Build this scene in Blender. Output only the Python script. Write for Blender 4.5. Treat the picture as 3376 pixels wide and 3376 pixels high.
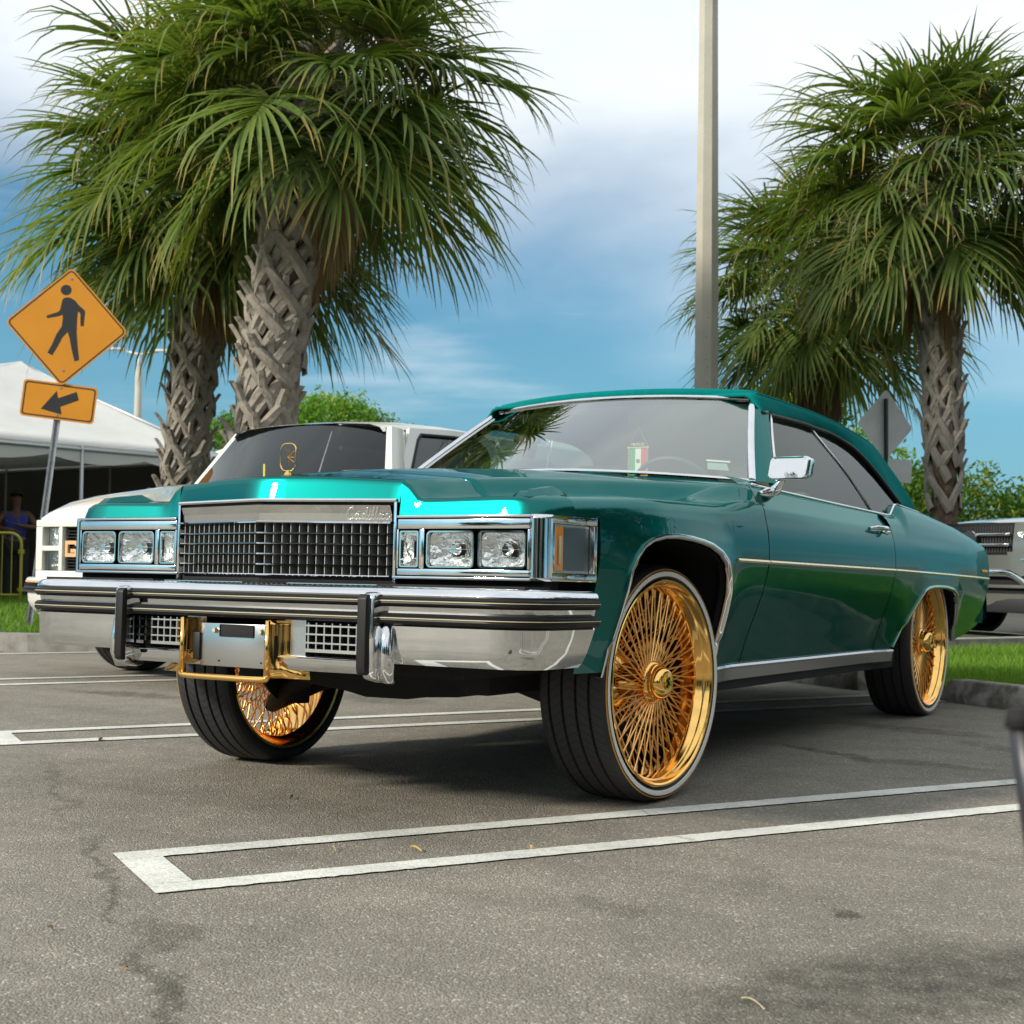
import bpy, bmesh, math, random
import numpy as np
from math import sin, cos, pi, radians, atan2, sqrt, tan
from mathutils import Vector, Matrix, Euler
for o in list(bpy.data.objects): bpy.data.objects.remove(o)
S = bpy.context.scene; COL = S.collection
random.seed(7); RNG = np.random.default_rng(11)

# ---------------- camera ----------------
CAM = Vector((4.0554, 2.7520, 0.7425))
YAW, PIT, ROL = radians(31.1226), radians(2.0324), radians(0.6615)
cv = Vector((-cos(YAW)*cos(PIT), -sin(YAW)*cos(PIT), sin(PIT)))
cr = cv.cross(Vector((0, 0, 1))).normalized(); cu = cr.cross(cv)
cr, cu = cos(ROL)*cr + sin(ROL)*cu, -sin(ROL)*cr + cos(ROL)*cu
camd = bpy.data.cameras.new('camera'); cam = bpy.data.objects.new('camera', camd); COL.objects.link(cam)
Rm = Matrix((cr, cu, -cv)).transposed().to_4x4()
cam.matrix_world = Matrix.Translation(CAM) @ Rm
camd.sensor_width = 36; camd.lens = 49.566; camd.clip_end = 3000; camd.clip_start = 0.05
camd.dof.use_dof = True; camd.dof.focus_distance = 4.1; camd.dof.aperture_fstop = 9.0
S.camera = cam

# ---------------- light ----------------
SUN_AZ = Vector((0.86, -0.50, 0)).normalized(); SUN_EL = radians(26)
W = bpy.data.worlds.new('World'); S.world = W; W.use_nodes = True
nt = W.node_tree; nt.nodes.clear()
def wn(t, **k):
    n = nt.nodes.new(t)
    for a, b in k.items(): setattr(n, a, b)
    return n
def wl(a, b): nt.links.new(a, b)
sky = wn('ShaderNodeTexSky', sky_type='NISHITA', sun_disc=False)
sky.sun_elevation = SUN_EL; sky.sun_rotation = atan2(SUN_AZ.x, SUN_AZ.y)
sky.air_density = 1.1; sky.dust_density = 0.6; sky.ozone_density = 2.2
tc = wn('ShaderNodeTexCoord'); sep = wn('ShaderNodeSeparateXYZ'); wl(tc.outputs['Generated'], sep.inputs[0])
mp = wn('ShaderNodeMapping'); mp.inputs['Scale'].default_value = (1.0, 1.0, 3.2); mp.inputs['Location'].default_value = (3.3, 0.4, 0.25)
wl(tc.outputs['Generated'], mp.inputs[0])
nz = wn('ShaderNodeTexNoise'); nz.inputs['Scale'].default_value = 1.5; nz.inputs['Detail'].default_value = 7; nz.inputs['Roughness'].default_value = 0.52
nz.inputs['Distortion'].default_value = 0.35
wl(mp.outputs[0], nz.inputs['Vector'])
def wmath(op, a, b=None, clamp=False):
    n = wn('ShaderNodeMath', operation=op, use_clamp=clamp)
    for i, v_ in enumerate((a, b)):
        if v_ is None: continue
        if hasattr(v_, 'is_output'): wl(v_, n.inputs[i])
        else: n.inputs[i].default_value = v_
    return n.outputs[0]
# cloud cover grows with height above the horizon and a little towards the image right (-x, +y)
az = wmath('ADD', wmath('MULTIPLY', sep.outputs[0], 0.02), wmath('MULTIPLY', sep.outputs[1], 0.10))
base = wmath('ADD', wmath('ADD', sep.outputs[2], az), wmath('MULTIPLY', wmath('SUBTRACT', nz.outputs[0], 0.5), 0.42))
cov = wn('ShaderNodeMapRange', interpolation_type='SMOOTHSTEP'); cov.inputs[1].default_value = 0.09; cov.inputs[2].default_value = 0.30
wl(base, cov.inputs[0])
# thin low cloud band
mp2 = wn('ShaderNodeMapping'); mp2.inputs['Scale'].default_value = (2.2, 2.2, 15); mp2.inputs['Location'].default_value = (1.2, 7.1, 0.1)
wl(tc.outputs['Generated'], mp2.inputs[0])
nz2 = wn('ShaderNodeTexNoise'); nz2.inputs['Scale'].default_value = 1.6; nz2.inputs['Detail'].default_value = 6
wl(mp2.outputs[0], nz2.inputs['Vector'])
low = wn('ShaderNodeMapRange', interpolation_type='SMOOTHSTEP'); low.inputs[1].default_value = 0.53; low.inputs[2].default_value = 0.78; low.inputs[4].default_value = 0.5
wl(nz2.outputs[0], low.inputs[0])
cm = wmath('MAXIMUM', cov.outputs[0], low.outputs[0])
# cloud shade: bright white with grey-lavender bellies
mp3 = wn('ShaderNodeMapping'); mp3.inputs['Scale'].default_value = (1.3, 1.3, 4); mp3.inputs['Location'].default_value = (0.3, 2.2, 0)
wl(tc.outputs['Generated'], mp3.inputs[0])
nz3 = wn('ShaderNodeTexNoise'); nz3.inputs['Scale'].default_value = 1.7; nz3.inputs['Detail'].default_value = 5
wl(mp3.outputs[0], nz3.inputs['Vector'])
crmp = wn('ShaderNodeValToRGB'); e = crmp.color_ramp.elements
e[0].position = 0.36; e[0].color = (8.3, 9.1, 9.9, 1); e[1].position = 0.62; e[1].color = (10.6, 11.2, 11.4, 1)
wl(nz3.outputs[0], crmp.inputs[0])
tint = wn('ShaderNodeMix', data_type='RGBA', blend_type='MULTIPLY'); tint.inputs[0].default_value = 1.0
wl(sky.outputs[0], tint.inputs[6]); tint.inputs[7].default_value = (0.54, 0.98, 1.16, 1)
hz = wn('ShaderNodeMapRange', interpolation_type='SMOOTHSTEP'); hz.inputs[1].default_value = 0.28; hz.inputs[2].default_value = -0.02; hz.inputs[3].default_value = 0; hz.inputs[4].default_value = 0.85; wl(sep.outputs[2], hz.inputs[0])
air = wn('ShaderNodeMix', data_type='RGBA'); wl(hz.outputs[0], air.inputs[0]); wl(tint.outputs[2], air.inputs[6]); air.inputs[7].default_value = (2.0, 4.6, 6.4, 1)
mixc = wn('ShaderNodeMix', data_type='RGBA'); wl(cm, mixc.inputs[0]); wl(air.outputs[2], mixc.inputs[6]); wl(crmp.outputs[0], mixc.inputs[7])
bg = wn('ShaderNodeBackground'); bg.inputs[1].default_value = 0.10; wl(mixc.outputs[2], bg.inputs[0])
wo = wn('ShaderNodeOutputWorld'); wl(bg.outputs[0], wo.inputs[0])
sl = bpy.data.lights.new('sun', 'SUN'); sl.energy = 4.8; sl.angle = radians(6); sl.color = (1, 0.93, 0.79)
so = bpy.data.objects.new('sun', sl); COL.objects.link(so)
sd = Vector((SUN_AZ.x*cos(SUN_EL), SUN_AZ.y*cos(SUN_EL), sin(SUN_EL)))
so.rotation_euler = (-sd).to_track_quat('-Z', 'Y').to_euler(); so.location = sd*40
S.view_settings.view_transform = 'Standard'; S.view_settings.look = 'None'; S.view_settings.gamma = 1
S.view_settings.use_curve_mapping = False; S.view_settings.exposure = 0.0
S.cycles.max_bounces = 10; S.cycles.transparent_max_bounces = 24; S.cycles.glossy_bounces = 5; S.cycles.sample_clamp_indirect = 6
S.cycles.caustics_reflective = False; S.cycles.caustics_refractive = False

# ---------------- materials ----------------
MATS = {}
def lin(c):
    return tuple(((x/255)/12.92 if x/255 <= 0.04045 else ((x/255+0.055)/1.055)**2.4) for x in c)
def mat(name, col=(0.5, 0.5, 0.5), rough=0.5, metal=0.0, coat=0.0, spec=0.5, noise=None, bump=None, trans=0.0, coat_rough=0.03, emit=None, sheen=0):
    """noise=(scale, colour2, lo, hi) object-space mottling; bump=(scale,strength,distance)"""
    m = bpy.data.materials.new(name); m.use_nodes = True; MATS[name] = m
    N = m.node_tree.nodes; L = m.node_tree.links; b = N['Principled BSDF']
    b.inputs['Base Color'].default_value = (*col, 1); b.inputs['Roughness'].default_value = rough; b.inputs['Metallic'].default_value = metal
    b.inputs['Coat Weight'].default_value = coat; b.inputs['Coat Roughness'].default_value = coat_rough; b.inputs['Specular IOR Level'].default_value = spec
    b.inputs['Transmission Weight'].default_value = trans
    if sheen: b.inputs['Sheen Weight'].default_value = sheen
    t = None
    if noise or bump: t = N.new('ShaderNodeTexCoord')
    if noise:
        n = N.new('ShaderNodeTexNoise'); n.inputs['Scale'].default_value = noise[0]; n.inputs['Detail'].default_value = 6; n.inputs['Roughness'].default_value = 0.6
        L.new(t.outputs['Object'], n.inputs['Vector'])
        r = N.new('ShaderNodeMapRange'); r.inputs[1].default_value = noise[2]; r.inputs[2].default_value = noise[3]; L.new(n.outputs[0], r.inputs[0])
        x = N.new('ShaderNodeMix'); x.data_type = 'RGBA'; x.inputs[6].default_value = (*col, 1); x.inputs[7].default_value = (*noise[1], 1)
        L.new(r.outputs[0], x.inputs[0]); L.new(x.outputs[2], b.inputs['Base Color'])
    if bump:
        n = N.new('ShaderNodeTexNoise'); n.inputs['Scale'].default_value = bump[0]; n.inputs['Detail'].default_value = 4
        L.new(t.outputs['Object'], n.inputs['Vector'])
        bb = N.new('ShaderNodeBump'); bb.inputs['Strength'].default_value = bump[1]; bb.inputs['Distance'].default_value = bump[2]
        L.new(n.outputs[0], bb.inputs['Height']); L.new(bb.outputs[0], b.inputs['Normal'])
    if emit: b.inputs['Emission Color'].default_value = (*emit, 1); b.inputs['Emission Strength'].default_value = 1
    return m
def glass_mat(name, tint, refl=1.45, rough=0.0, base=0.0, mult=.93):
    """thin pane: tinted transparent + fresnel glossy"""
    m = bpy.data.materials.new(name); m.use_nodes = True; MATS[name] = m
    N = m.node_tree.nodes; L = m.node_tree.links; N.clear()
    tr = N.new('ShaderNodeBsdfTransparent'); tr.inputs[0].default_value = (*tint, 1)
    gl = N.new('ShaderNodeBsdfGlossy'); gl.inputs['Roughness'].default_value = rough; gl.inputs[0].default_value = (0.93, 0.96, 0.95, 1)
    fr = N.new('ShaderNodeLayerWeight'); fr.inputs[0].default_value = .5; pw = N.new('ShaderNodeMath'); pw.operation = 'POWER'; pw.inputs[1].default_value = 4.2; L.new(fr.outputs['Facing'], pw.inputs[0])
    ad = N.new('ShaderNodeMath'); ad.operation = 'MULTIPLY_ADD'; ad.use_clamp = True; ad.inputs[1].default_value = mult; ad.inputs[2].default_value = .045+base; L.new(pw.outputs[0], ad.inputs[0])
    mx = N.new('ShaderNodeMixShader'); L.new(ad.outputs[0], mx.inputs[0]); L.new(tr.outputs[0], mx.inputs[1]); L.new(gl.outputs[0], mx.inputs[2])
    o = N.new('ShaderNodeOutputMaterial'); L.new(mx.outputs[0], o.inputs[0])
    return m

# ---------------- mesh helpers ----------------
def link(o, parent=None):
    COL.objects.link(o)
    if parent is not None: o.parent = parent
    return o
def mo(name, V, F, m, parent=None, smooth=False, autos=None, label=None):
    me = bpy.data.meshes.new(name); me.from_pydata([tuple(v) for v in V], [], [tuple(f) for f in F]); me.validate(); me.update()
    if isinstance(m, (list, tuple)):
        for k in m: me.materials.append(k)
    elif m is not None: me.materials.append(m)
    if smooth:
        me.polygons.foreach_set('use_smooth', [True]*len(me.polygons))
        if autos: me.set_sharp_from_angle(angle=radians(autos))
    o = bpy.data.objects.new(name, me); link(o, parent)
    if label: o['label'] = label
    return o
def inst(o, parent=None, loc=None, rot=None, mtx=None):
    c = o.copy(); link(c, parent if parent is not None else o.parent)
    if mtx is not None: c.matrix_basis = mtx
    if loc is not None: c.location = loc
    if rot is not None: c.rotation_euler = rot
    return c
def thing(name, label, cat, loc=(0, 0, 0), rot=(0, 0, 0), group=None):
    o = bpy.data.objects.new(name, None); COL.objects.link(o); o.location = loc; o.rotation_euler = rot; o.empty_display_size = 0.2
    o['label'] = label; o['category'] = cat
    if group: o['group'] = group
    return o
def tag(o, label, cat, group=None):
    o['label'] = label; o['category'] = cat
    if group: o['group'] = group
    return o
class MB:
    def __init__(s): s.V = []; s.F = []
    def add(s, V, F):
        n = len(s.V); s.V += [tuple(v) for v in V]; s.F += [tuple(i+n for i in f) for f in F]; return s
    def box(s, x0, x1, y0, y1, z0, z1):
        V = [(x0, y0, z0), (x1, y0, z0), (x1, y1, z0), (x0, y1, z0), (x0, y0, z1), (x1, y0, z1), (x1, y1, z1), (x0, y1, z1)]
        return s.add(V, [(0, 3, 2, 1), (4, 5, 6, 7), (0, 1, 5, 4), (1, 2, 6, 5), (2, 3, 7, 6), (3, 0, 4, 7)])
    def bar(s, a, b, w, h, up=(0, 0, 1)):
        a = Vector(a); b = Vector(b); d = (b-a).normalized(); u = Vector(up)
        if abs(d.dot(u)) > 0.98: u = Vector((1, 0, 0))
        sx = d.cross(u).normalized()*w/2; sy = sx.normalized().cross(d)*h/2
        V = [a-sx-sy, a+sx-sy, a+sx+sy, a-sx+sy, b-sx-sy, b+sx-sy, b+sx+sy, b-sx+sy]
        return s.add(V, [(0, 3, 2, 1), (4, 5, 6, 7), (0, 1, 5, 4), (1, 2, 6, 5), (2, 3, 7, 6), (3, 0, 4, 7)])
    def tube(s, P, r, n=8, closed=False, caps=True):
        P = [Vector(p) for p in P]; rs = r if hasattr(r, '__len__') else [r]*len(P); V = []; k = len(P)
        prev = None
        for i, p in enumerate(P):
            if closed: d = P[(i+1) % k]-P[i-1]
            else: d = P[min(i+1, k-1)]-P[max(i-1, 0)]
            d.normalize()
            if prev is None:
                u = Vector((0, 0, 1)) if abs(d.z) < 0.9 else Vector((1, 0, 0))
                u = (u-d*u.dot(d)).normalized()
            else: u = (prev-d*prev.dot(d)).normalized()
            prev = u; w = d.cross(u)
            for j in range(n): a = 2*pi*j/n; V.append(p+(u*cos(a)+w*sin(a))*rs[i])
        F = []
        for i in range(k if closed else k-1):
            i2 = (i+1) % k
            for j in range(n): F.append((i*n+j, i*n+(j+1) % n, i2*n+(j+1) % n, i2*n+j))
        if caps and not closed: F.append(tuple(range(n-1, -1, -1))); F.append(tuple((k-1)*n+j for j in range(n)))
        return s.add(V, F)
    def rev(s, prof, n=48, c=(0, 0, 0), close=False):
        """revolve prof [(r, y)] about the Y axis"""
        V = []; k = len(prof)
        for i in range(n):
            a = 2*pi*i/n
            for r, y in prof: V.append((c[0]+r*cos(a), c[1]+y, c[2]+r*sin(a)))
        F = []
        for i in range(n):
            for j in range(k if close else k-1): F.append((i*k+j, i*k+(j+1) % k, ((i+1) % n)*k+(j+1) % k, ((i+1) % n)*k+j))
        return s.add(V, F)
    def prism(s, poly, axis, a, b):
        """extrude 2-D poly along axis between a and b"""
        def P(p, t):
            return {'x': (t, p[0], p[1]), 'y': (p[0], t, p[1]), 'z': (p[0], p[1], t)}[axis]
        n = len(poly); V = [P(p, a) for p in poly]+[P(p, b) for p in poly]
        F = [tuple(range(n)), tuple(range(2*n-1, n-1, -1))]+[(i, i+n, (i+1) % n+n, (i+1) % n) for i in range(n)]
        return s.add(V, F)
    def obj(s, name, m, parent=None, smooth=False, autos=None, label=None, bevel=None, sub=0):
        o = mo(name, s.V, s.F, m, parent, smooth, autos, label)
        if bevel:
            b = bmesh.new(); b.from_mesh(o.data); bmesh.ops.recalc_face_normals(b, faces=b.faces[:])
            bmesh.ops.bevel(b, geom=[e for e in b.edges if len(e.link_faces) == 2 and e.calc_face_angle() > 0.5], offset=bevel, segments=2, affect='EDGES', profile=0.6)
            b.to_mesh(o.data); b.free()
            o.data.polygons.foreach_set('use_smooth', [True]*len(o.data.polygons)); o.data.set_sharp_from_angle(angle=radians(40))
        else:
            b = bmesh.new(); b.from_mesh(o.data); bmesh.ops.recalc_face_normals(b, faces=b.faces[:]); b.to_mesh(o.data); b.free()
        return o
def grid(rows, closed=False):
    V = [p for r in rows for p in r]; n = len(rows[0]); F = []
    for i in range(len(rows)-1):
        for j in range(n-1 if not closed else n):
            F.append((i*n+j, i*n+(j+1) % n, (i+1)*n+(j+1) % n, (i+1)*n+j))
    return V, F
def mirror(V, F): return [(x, -y, z) for x, y, z in V], [tuple(reversed(f)) for f in F]
def itp(x, tab):
    xs = [t[0] for t in tab]; ys = [t[1] for t in tab]
    return float(np.interp(x, xs, ys))
def solid(o, t):
    m_ = o.modifiers.new('solid', 'SOLIDIFY'); m_.thickness = t; m_.offset = -1; return o
def rrect(w, h, r, n=5, cx=0, cy=0):
    P = []
    for sx, sy, a0 in ((1, 1, 0), (-1, 1, 90), (-1, -1, 180), (1, -1, 270)):
        for i in range(n+1):
            a = radians(a0+90*i/n); P.append((cx+sx*(w/2-r)+r*cos(a), cy+sy*(h/2-r)+r*sin(a)))
    return P
def spath(pts, n=8):
    """catmull-rom through 3-D pts"""
    P = [Vector(p) for p in pts]; out = []
    for i in range(len(P)-1):
        p0 = P[max(i-1, 0)]; p1 = P[i]; p2 = P[i+1]; p3 = P[min(i+2, len(P)-1)]
        for k in range(n):
            t = k/n
            out.append(0.5*((2*p1)+(-p0+p2)*t+(2*p0-5*p1+4*p2-p3)*t*t+(-p0+3*p1-3*p2+p3)*t**3))
    out.append(P[-1]); return out
# ---------------- material set ----------------
M = {}
M['paint'] = mat('teal_metallic_paint', (0.0, 0.128, 0.120), 0.33, 0.98, 0.5, 0.5, coat_rough=0.015)
M['paint'].node_tree.nodes['Principled BSDF'].inputs['Specular Tint'].default_value = (.10, .62, .58, 1)
M['chrome'] = mat('chrome', (0.78, 0.79, 0.80), 0.05, 1.0, noise=(9, (0.70, 0.71, 0.73), 0.4, 0.7))
M['chrome_dull'] = mat('brushed_chrome', (0.55, 0.55, 0.56), 0.22, 1.0)
M['fin'] = mat('grille_fin_grey', (.30, .31, .30), 0.45, 0.4)
M['gold'] = mat('gold_plate', (1.0, 0.59, 0.18), 0.10, 1.0)
M['gold_soft'] = mat('gold_spoke', (1.0, 0.55, 0.19), 0.30, 1.0)
M['gold_script'] = mat('pale_script_metal', (.95, .92, .82), .18, .9)
M['goldline'] = mat('cream_gold_pinstripe', (0.80, 0.70, 0.45), 0.25, 0.6)
M['black'] = mat('black_rubber', (0.008, 0.008, 0.009), 0.5, spec=.3)
M['matte'] = mat('matte_black', (0.006, 0.006, 0.007), 0.85)
M['under'] = mat('underbody_black', (0.008, 0.008, 0.008), 0.8, bump=(30, 0.4, 0.01))
M['tyre'] = mat('tyre_rubber', (0.016, 0.016, 0.018), 0.55, bump=(120, 0.15, 0.002))
M['white_wall'] = mat('whitewall_rubber', (0.72, 0.70, 0.66), 0.45)
M['gold_wall'] = mat('gold_ring_rubber', (0.55, 0.27, 0.05), 0.45)
M['top'] = mat('teal_canvas', (0.0, 0.165, 0.158), 0.95, spec=.08, noise=(35, (0.0, 0.14, 0.135), 0.3, 0.7), bump=(7, 0.35, 0.02))
M['interior'] = mat('pale_interior_vinyl', (0.40, 0.38, 0.30), 0.5)
M['liner'] = mat('grey_headliner', (0.34, 0.34, 0.31), 0.8)
M['dash'] = mat('dark_dash', (0.03, 0.05, 0.045), 0.5)
M['ws_glass'] = glass_mat('tinted_windscreen', (0.82, 0.95, 0.86), 1.5, 0.0, 0.22)
M['side_glass'] = glass_mat('tinted_side_glass', (0.31, 0.41, 0.42), 1.5, 0.0, 0.0, .40)
M['dark_glass'] = glass_mat('dark_tinted_glass', (0.03, 0.035, 0.04), 1.5, 0.0, 0.02)
M['lens'] = glass_mat('lamp_lens', (0.96, 0.97, 0.96), 1.4, 0.02, -0.02)
M['lens_smoke'] = glass_mat('side_lamp_lens', (0.55, 0.56, 0.56), 1.4, 0.15, 0.05)
M['amber'] = mat('amber_lens', (0.75, 0.25, 0.01), 0.2, coat=1)
M['reflector'] = mat('lamp_reflector', (0.92, 0.92, 0.90), 0.16, 1.0, bump=(26, 0.7, 0.02))
M['red'] = mat('red_lens', (0.25, 0.01, 0.012), 0.15, coat=1)
def G(n): return M[n]
# ================= main car (body coordinates: x forward, y left, z up, front axle at x = 0) =================
BPI = radians(1.01404)
car = thing('convertible_car', 'teal two door convertible with canvas top, tall gold wire wheels and chrome front', 'car', (0, 0, 0), (0, -BPI, 0))
YS = [(0.30, .862), (.40, .878), (.43, .885), (.50, .900), (.58, .925), (.66, .948), (.75, .963), (.82, .963), (.88, .957), (.93, .945), (1.0, .91)]
FA = [(-.335, .405), (-.328, .47), (-.320, .53), (-.312, .59), (-.300, .65), (-.275, .71), (-.24, .75), (-.18, .782), (-.10, .803), (-.03, .812), (.06, .819), (.16, .822), (.25, .818), (.32, .806), (.37, .785), (.405, .755), (.425, .715), (.432, .66), (.434, .60), (.436, .53), (.438, .47), (.440, .425), (.442, .405)]
RA = [(-3.55, .42), (-3.50, .49), (-3.455, .56), (-3.40, .62), (-3.345, .655), (-3.25, .683), (-3.10, .694), (-2.95, .696), (-2.84, .694), (-2.76, .687), (-2.70, .673), (-2.645, .635), (-2.59, .582), (-2.53, .52), (-2.47, .455), (-2.43, .41)]
def seg_d(px, pz, tab):
    best = 9
    for (x0, z0), (x1, z1) in zip(tab, tab[1:]):
        dx, dz = x1-x0, z1-z0; t = max(0, min(1, ((px-x0)*dx+(pz-z0)*dz)/(dx*dx+dz*dz)))
        best = min(best, math.hypot(px-x0-t*dx, pz-z0-t*dz))
    return best
def ysd(x, z):
    y = itp(z, YS)
    if x < -3.6: y -= .028*((-3.6-x)/.6)**1.6
    if x > .22: y -= .034*((x-.22)/.35)**1.5
    if -2.4 < x < -.34 and z < .75: y -= .022*((.75-z)/.3)*sm(min(x+2.4, -.34-x)/.25)
    d = seg_d(x, z, FA if x > -1 else RA)
    if d < .12: y += .016*max(0, 1-d/.12)**1.5*(1 if z > .5 else .5)
    return y
ZCR = [(-.65, .965), (-.275, .957), (.35, .940), (.66, .921), (.83, .905)]
YB = [(-.66, .80), (-.5, .765), (-.3, .70), (0, .60), (.3, .53), (.55, .462), (.7, .45), (.83, .415)]
ZB = [(-.66, 1.040), (-.5, 1.034), (-.3, 1.027), (0, 1.015), (.3, 1.000), (.7, .968), (.83, .955)]
ZC = [(-.66, 1.112), (-.3, 1.090), (0, 1.067), (.4, 1.032), (.8, .985), (.93, .966)]
def sm(t): t = max(0., min(1., t)); return t*t*(3-2*t)
def ztop(x, y):
    a = abs(y); yb = itp(x, YB); zb = itp(x, ZB); zc = itp(x, ZC); c = itp(x, ZCR)
    if a < yb: return zb+(zc-zb)*(1-(a/yb)**1.25)
    k_ = sm((-.22-x)/.42); v = min(c-.004, zb)*(1-k_)+(zb-.002)*k_; c = c*(1-k_)+(zb-.006)*k_
    if a < yb+.065: return zb+(v-zb)*sm((a-yb)/.065)
    return v+(c-v)*min(1, max(0, (a-yb-.065)/max(.02, .80-yb-.065))) - max(0, a-.84)*.18
def fend_poly(x, zb, nz=16):
    c = itp(x, ZCR); P = []
    zs = c-.045
    for i in range(nz+1):
        z = zb+(zs-zb)*i/nz; P.append((x, ysd(x, z), z))
    y0 = P[-1][1]
    for t in (.3, .55, .8, 1.0):
        a = t*pi/2; P.append((x, y0-.05+.05*cos(a), zs+.036*sin(a)))
    yi = min(itp(x, YB)+.075, .852)
    for t in (.25, .5, .75, 1.0):
        yy = (y0-.05)*(1-t)+yi*t; P.append((x, yy, ztop(x, yy) if yy < .84 else P[-1][2]*.5+ztop(x, yy)*.5))
    k = sm((-.22-x)/.42)
    T8 = [(.943, .945), (.936, .962), (.925, .975), (.911, .984), (.893, 1.018), (.882, 1.034), (.872, 1.040), (.845, 1.041)]
    P[-8:] = [(x, p[1]*(1-k)+q[0]*k, p[2]*(1-k)+q[1]*k) for p, q in zip(P[-8:], T8)]
    return P
def dual(name, V, F, m, parent=car, smooth=True, autos=50, solidify=0.0, label=None):
    out = []
    for k in (0, 1):
        v, f = (V, F) if k == 0 else mirror(V, F)
        o = mo(name, v, f, m, parent, smooth, autos, label)
        b = bmesh.new(); b.from_mesh(o.data); bmesh.ops.recalc_face_normals(b, faces=b.faces[:]); b.to_mesh(o.data); b.free()
        if solidify: solid(o, solidify)
        out.append(o)
    return out
def arch_x(tab, n=3):
    X = []
    for (a, _), (b, _) in zip(tab, tab[1:]):
        for k in range(n): X.append(a+(b-a)*k/n)
    return X+[tab[-1][0]]
# fender
rows = []
for x in sorted(set([-.645, -.60, -.54, -.48, -.42, -.37, -.336]), reverse=False): rows.append(fend_poly(x, .405))
for x in arch_x(FA): rows.append(fend_poly(x, itp(x, FA)))
for x in (.443, .48, .53, .568): rows.append(fend_poly(x, .42))
for x in (.569, .60, .64, .688): rows.append(fend_poly(x, .857))
V, F = grid(rows); dual('front_fender', V, F, M['paint'])
# door
def belt_z(x): return itp(x, [(-2.45, 1.018), (-2.2, 1.020), (-1.5, 1.028), (-.65, 1.040)])
rows = []
for x in np.linspace(-.652, -2.215, 34):
    P = [(x, ysd(x, z), z) for z in np.linspace(.405, .925, 22)]
    cf = sm((x+1.7)/1.0)      # crease fades toward the rear
    cz = .962-.01*(1-cf)
    P += [(x, .943-.006*(1-cf), .945), (x, .932+.004*cf, cz), (x, .915-.004*cf, cz+.022), (x, .893, belt_z(x)-.022), (x, .882, belt_z(x)-.006), (x, .872, belt_z(x)), (x, .845, belt_z(x))]
    rows.append(P)
V, F = grid(rows); doors = dual('door', V, F, M['paint'])
# rear quarter
QT = [(-4.20, .945), (-4.05, .960), (-3.9, .978), (-3.5, 1.022), (-3.0, 1.058), (-2.62, 1.076), (-2.52, 1.076), (-2.44, 1.028), (-2.40, 1.020), (-2.22, 1.020)]
rows = []
def quarter_poly(x, zb):
    zt = itp(x, QT); P = []
    zs = min(.93, zt-.06)
    for i in range(19): z = zb+(zs-zb)*i/18; P.append((x, ysd(x, z), z))
    y0 = P[-1][1]; yt = min(y0-.05, .872)+.0
    for t in (.2, .45, .7, .9, 1.0):
        P.append((x, y0+(yt-y0)*(t**1.3), zs+(zt-zs)*sin(t*pi/2)**.9))
    P.append((x, yt-.02, zt+.001)); P.append((x, .80, zt-.004)); P.append((x, .70, zt+.004))
    return P
QX = [-2.222, -2.27, -2.33, -2.39, -2.429]
for x in QX: rows.append(quarter_poly(x, .405))
for x in sorted(arch_x(RA), reverse=True): rows.append(quarter_poly(x, itp(x, RA)))
for x in (-3.551, -3.62, -3.75, -3.88, -4.0, -4.08, -4.13, -4.16): rows.append(quarter_poly(x, .42+.075*max(0, (-3.55-x)/.63)**1.3))
V, F = grid(rows); dual('rear_quarter_panel', V, F, M['paint'])
# tail blade, tail lamp, rear bumper
mb = MB()
P0 = quarter_poly(-4.165, .495)[:22]; P1 = [(-4.215-.02*(1-abs(p[2]-.72)/.3), p[1]-.012, p[2]) for p in P0]; P2 = [(p[0]-.015, p[1]-.05, p[2]) for p in P1]
V, F = grid([P0, P1, P2]); dual('tail_blade', V, F, M['paint'])
P0 = [(-4.238, ysd(-4.1, z)-.048, z) for z in np.linspace(.70, .92, 8)]; V, F = grid([P0, [(p[0]-.012, p[1]-.05, p[2]) for p in P0]]); dual('tail_lamp', V, F, M['red'])
mb = MB(); rows = []
for y in np.linspace(-.90, .90, 25):
    x = -4.30+.05*(abs(y)/.9)**3; rows.append([(x, y, .50), (x-.03, y, .52), (x-.04, y, .60), (x-.02, y, .665), (x+.04, y, .67), (x+.06, y, .50)])
V, F = grid(rows, True); mb.add(V, F).obj('rear_bumper', M['chrome'], car, True, 45)
# decks
rows = []
for x in np.linspace(-2.9, -4.18, 14):
    zt = itp(x, QT)+.003; rows.append([(x, y, zt+.035*(1-(y/.70)**2)*(1 if x > -4 else .4)) for y in np.linspace(-.70, .70, 15)])
V, F = grid(rows); mb = MB(); mb.add(V, F); mb.add([(-4.18, -.75, .55), (-4.18, .75, .55), (-4.18, .75, .95), (-4.18, -.75, .95)], [(0, 1, 2, 3)]).obj('trunk_lid', M['paint'], car, True, 50)
# hood
rows = []
for x in np.linspace(.548, -.60, 30):
    yb = itp(x, YB); ye = yb+.068
    rows.append([(x, y, ztop(x, y)) for y in list(-np.linspace(ye, yb, 6))+list(np.linspace(-yb, yb, 25))[1:-1]+list(np.linspace(yb, ye, 6))])
V, F = grid(rows); hood = mo('hood', V, F, M['paint'], car, True, 40); solid(hood, .012)
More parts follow.
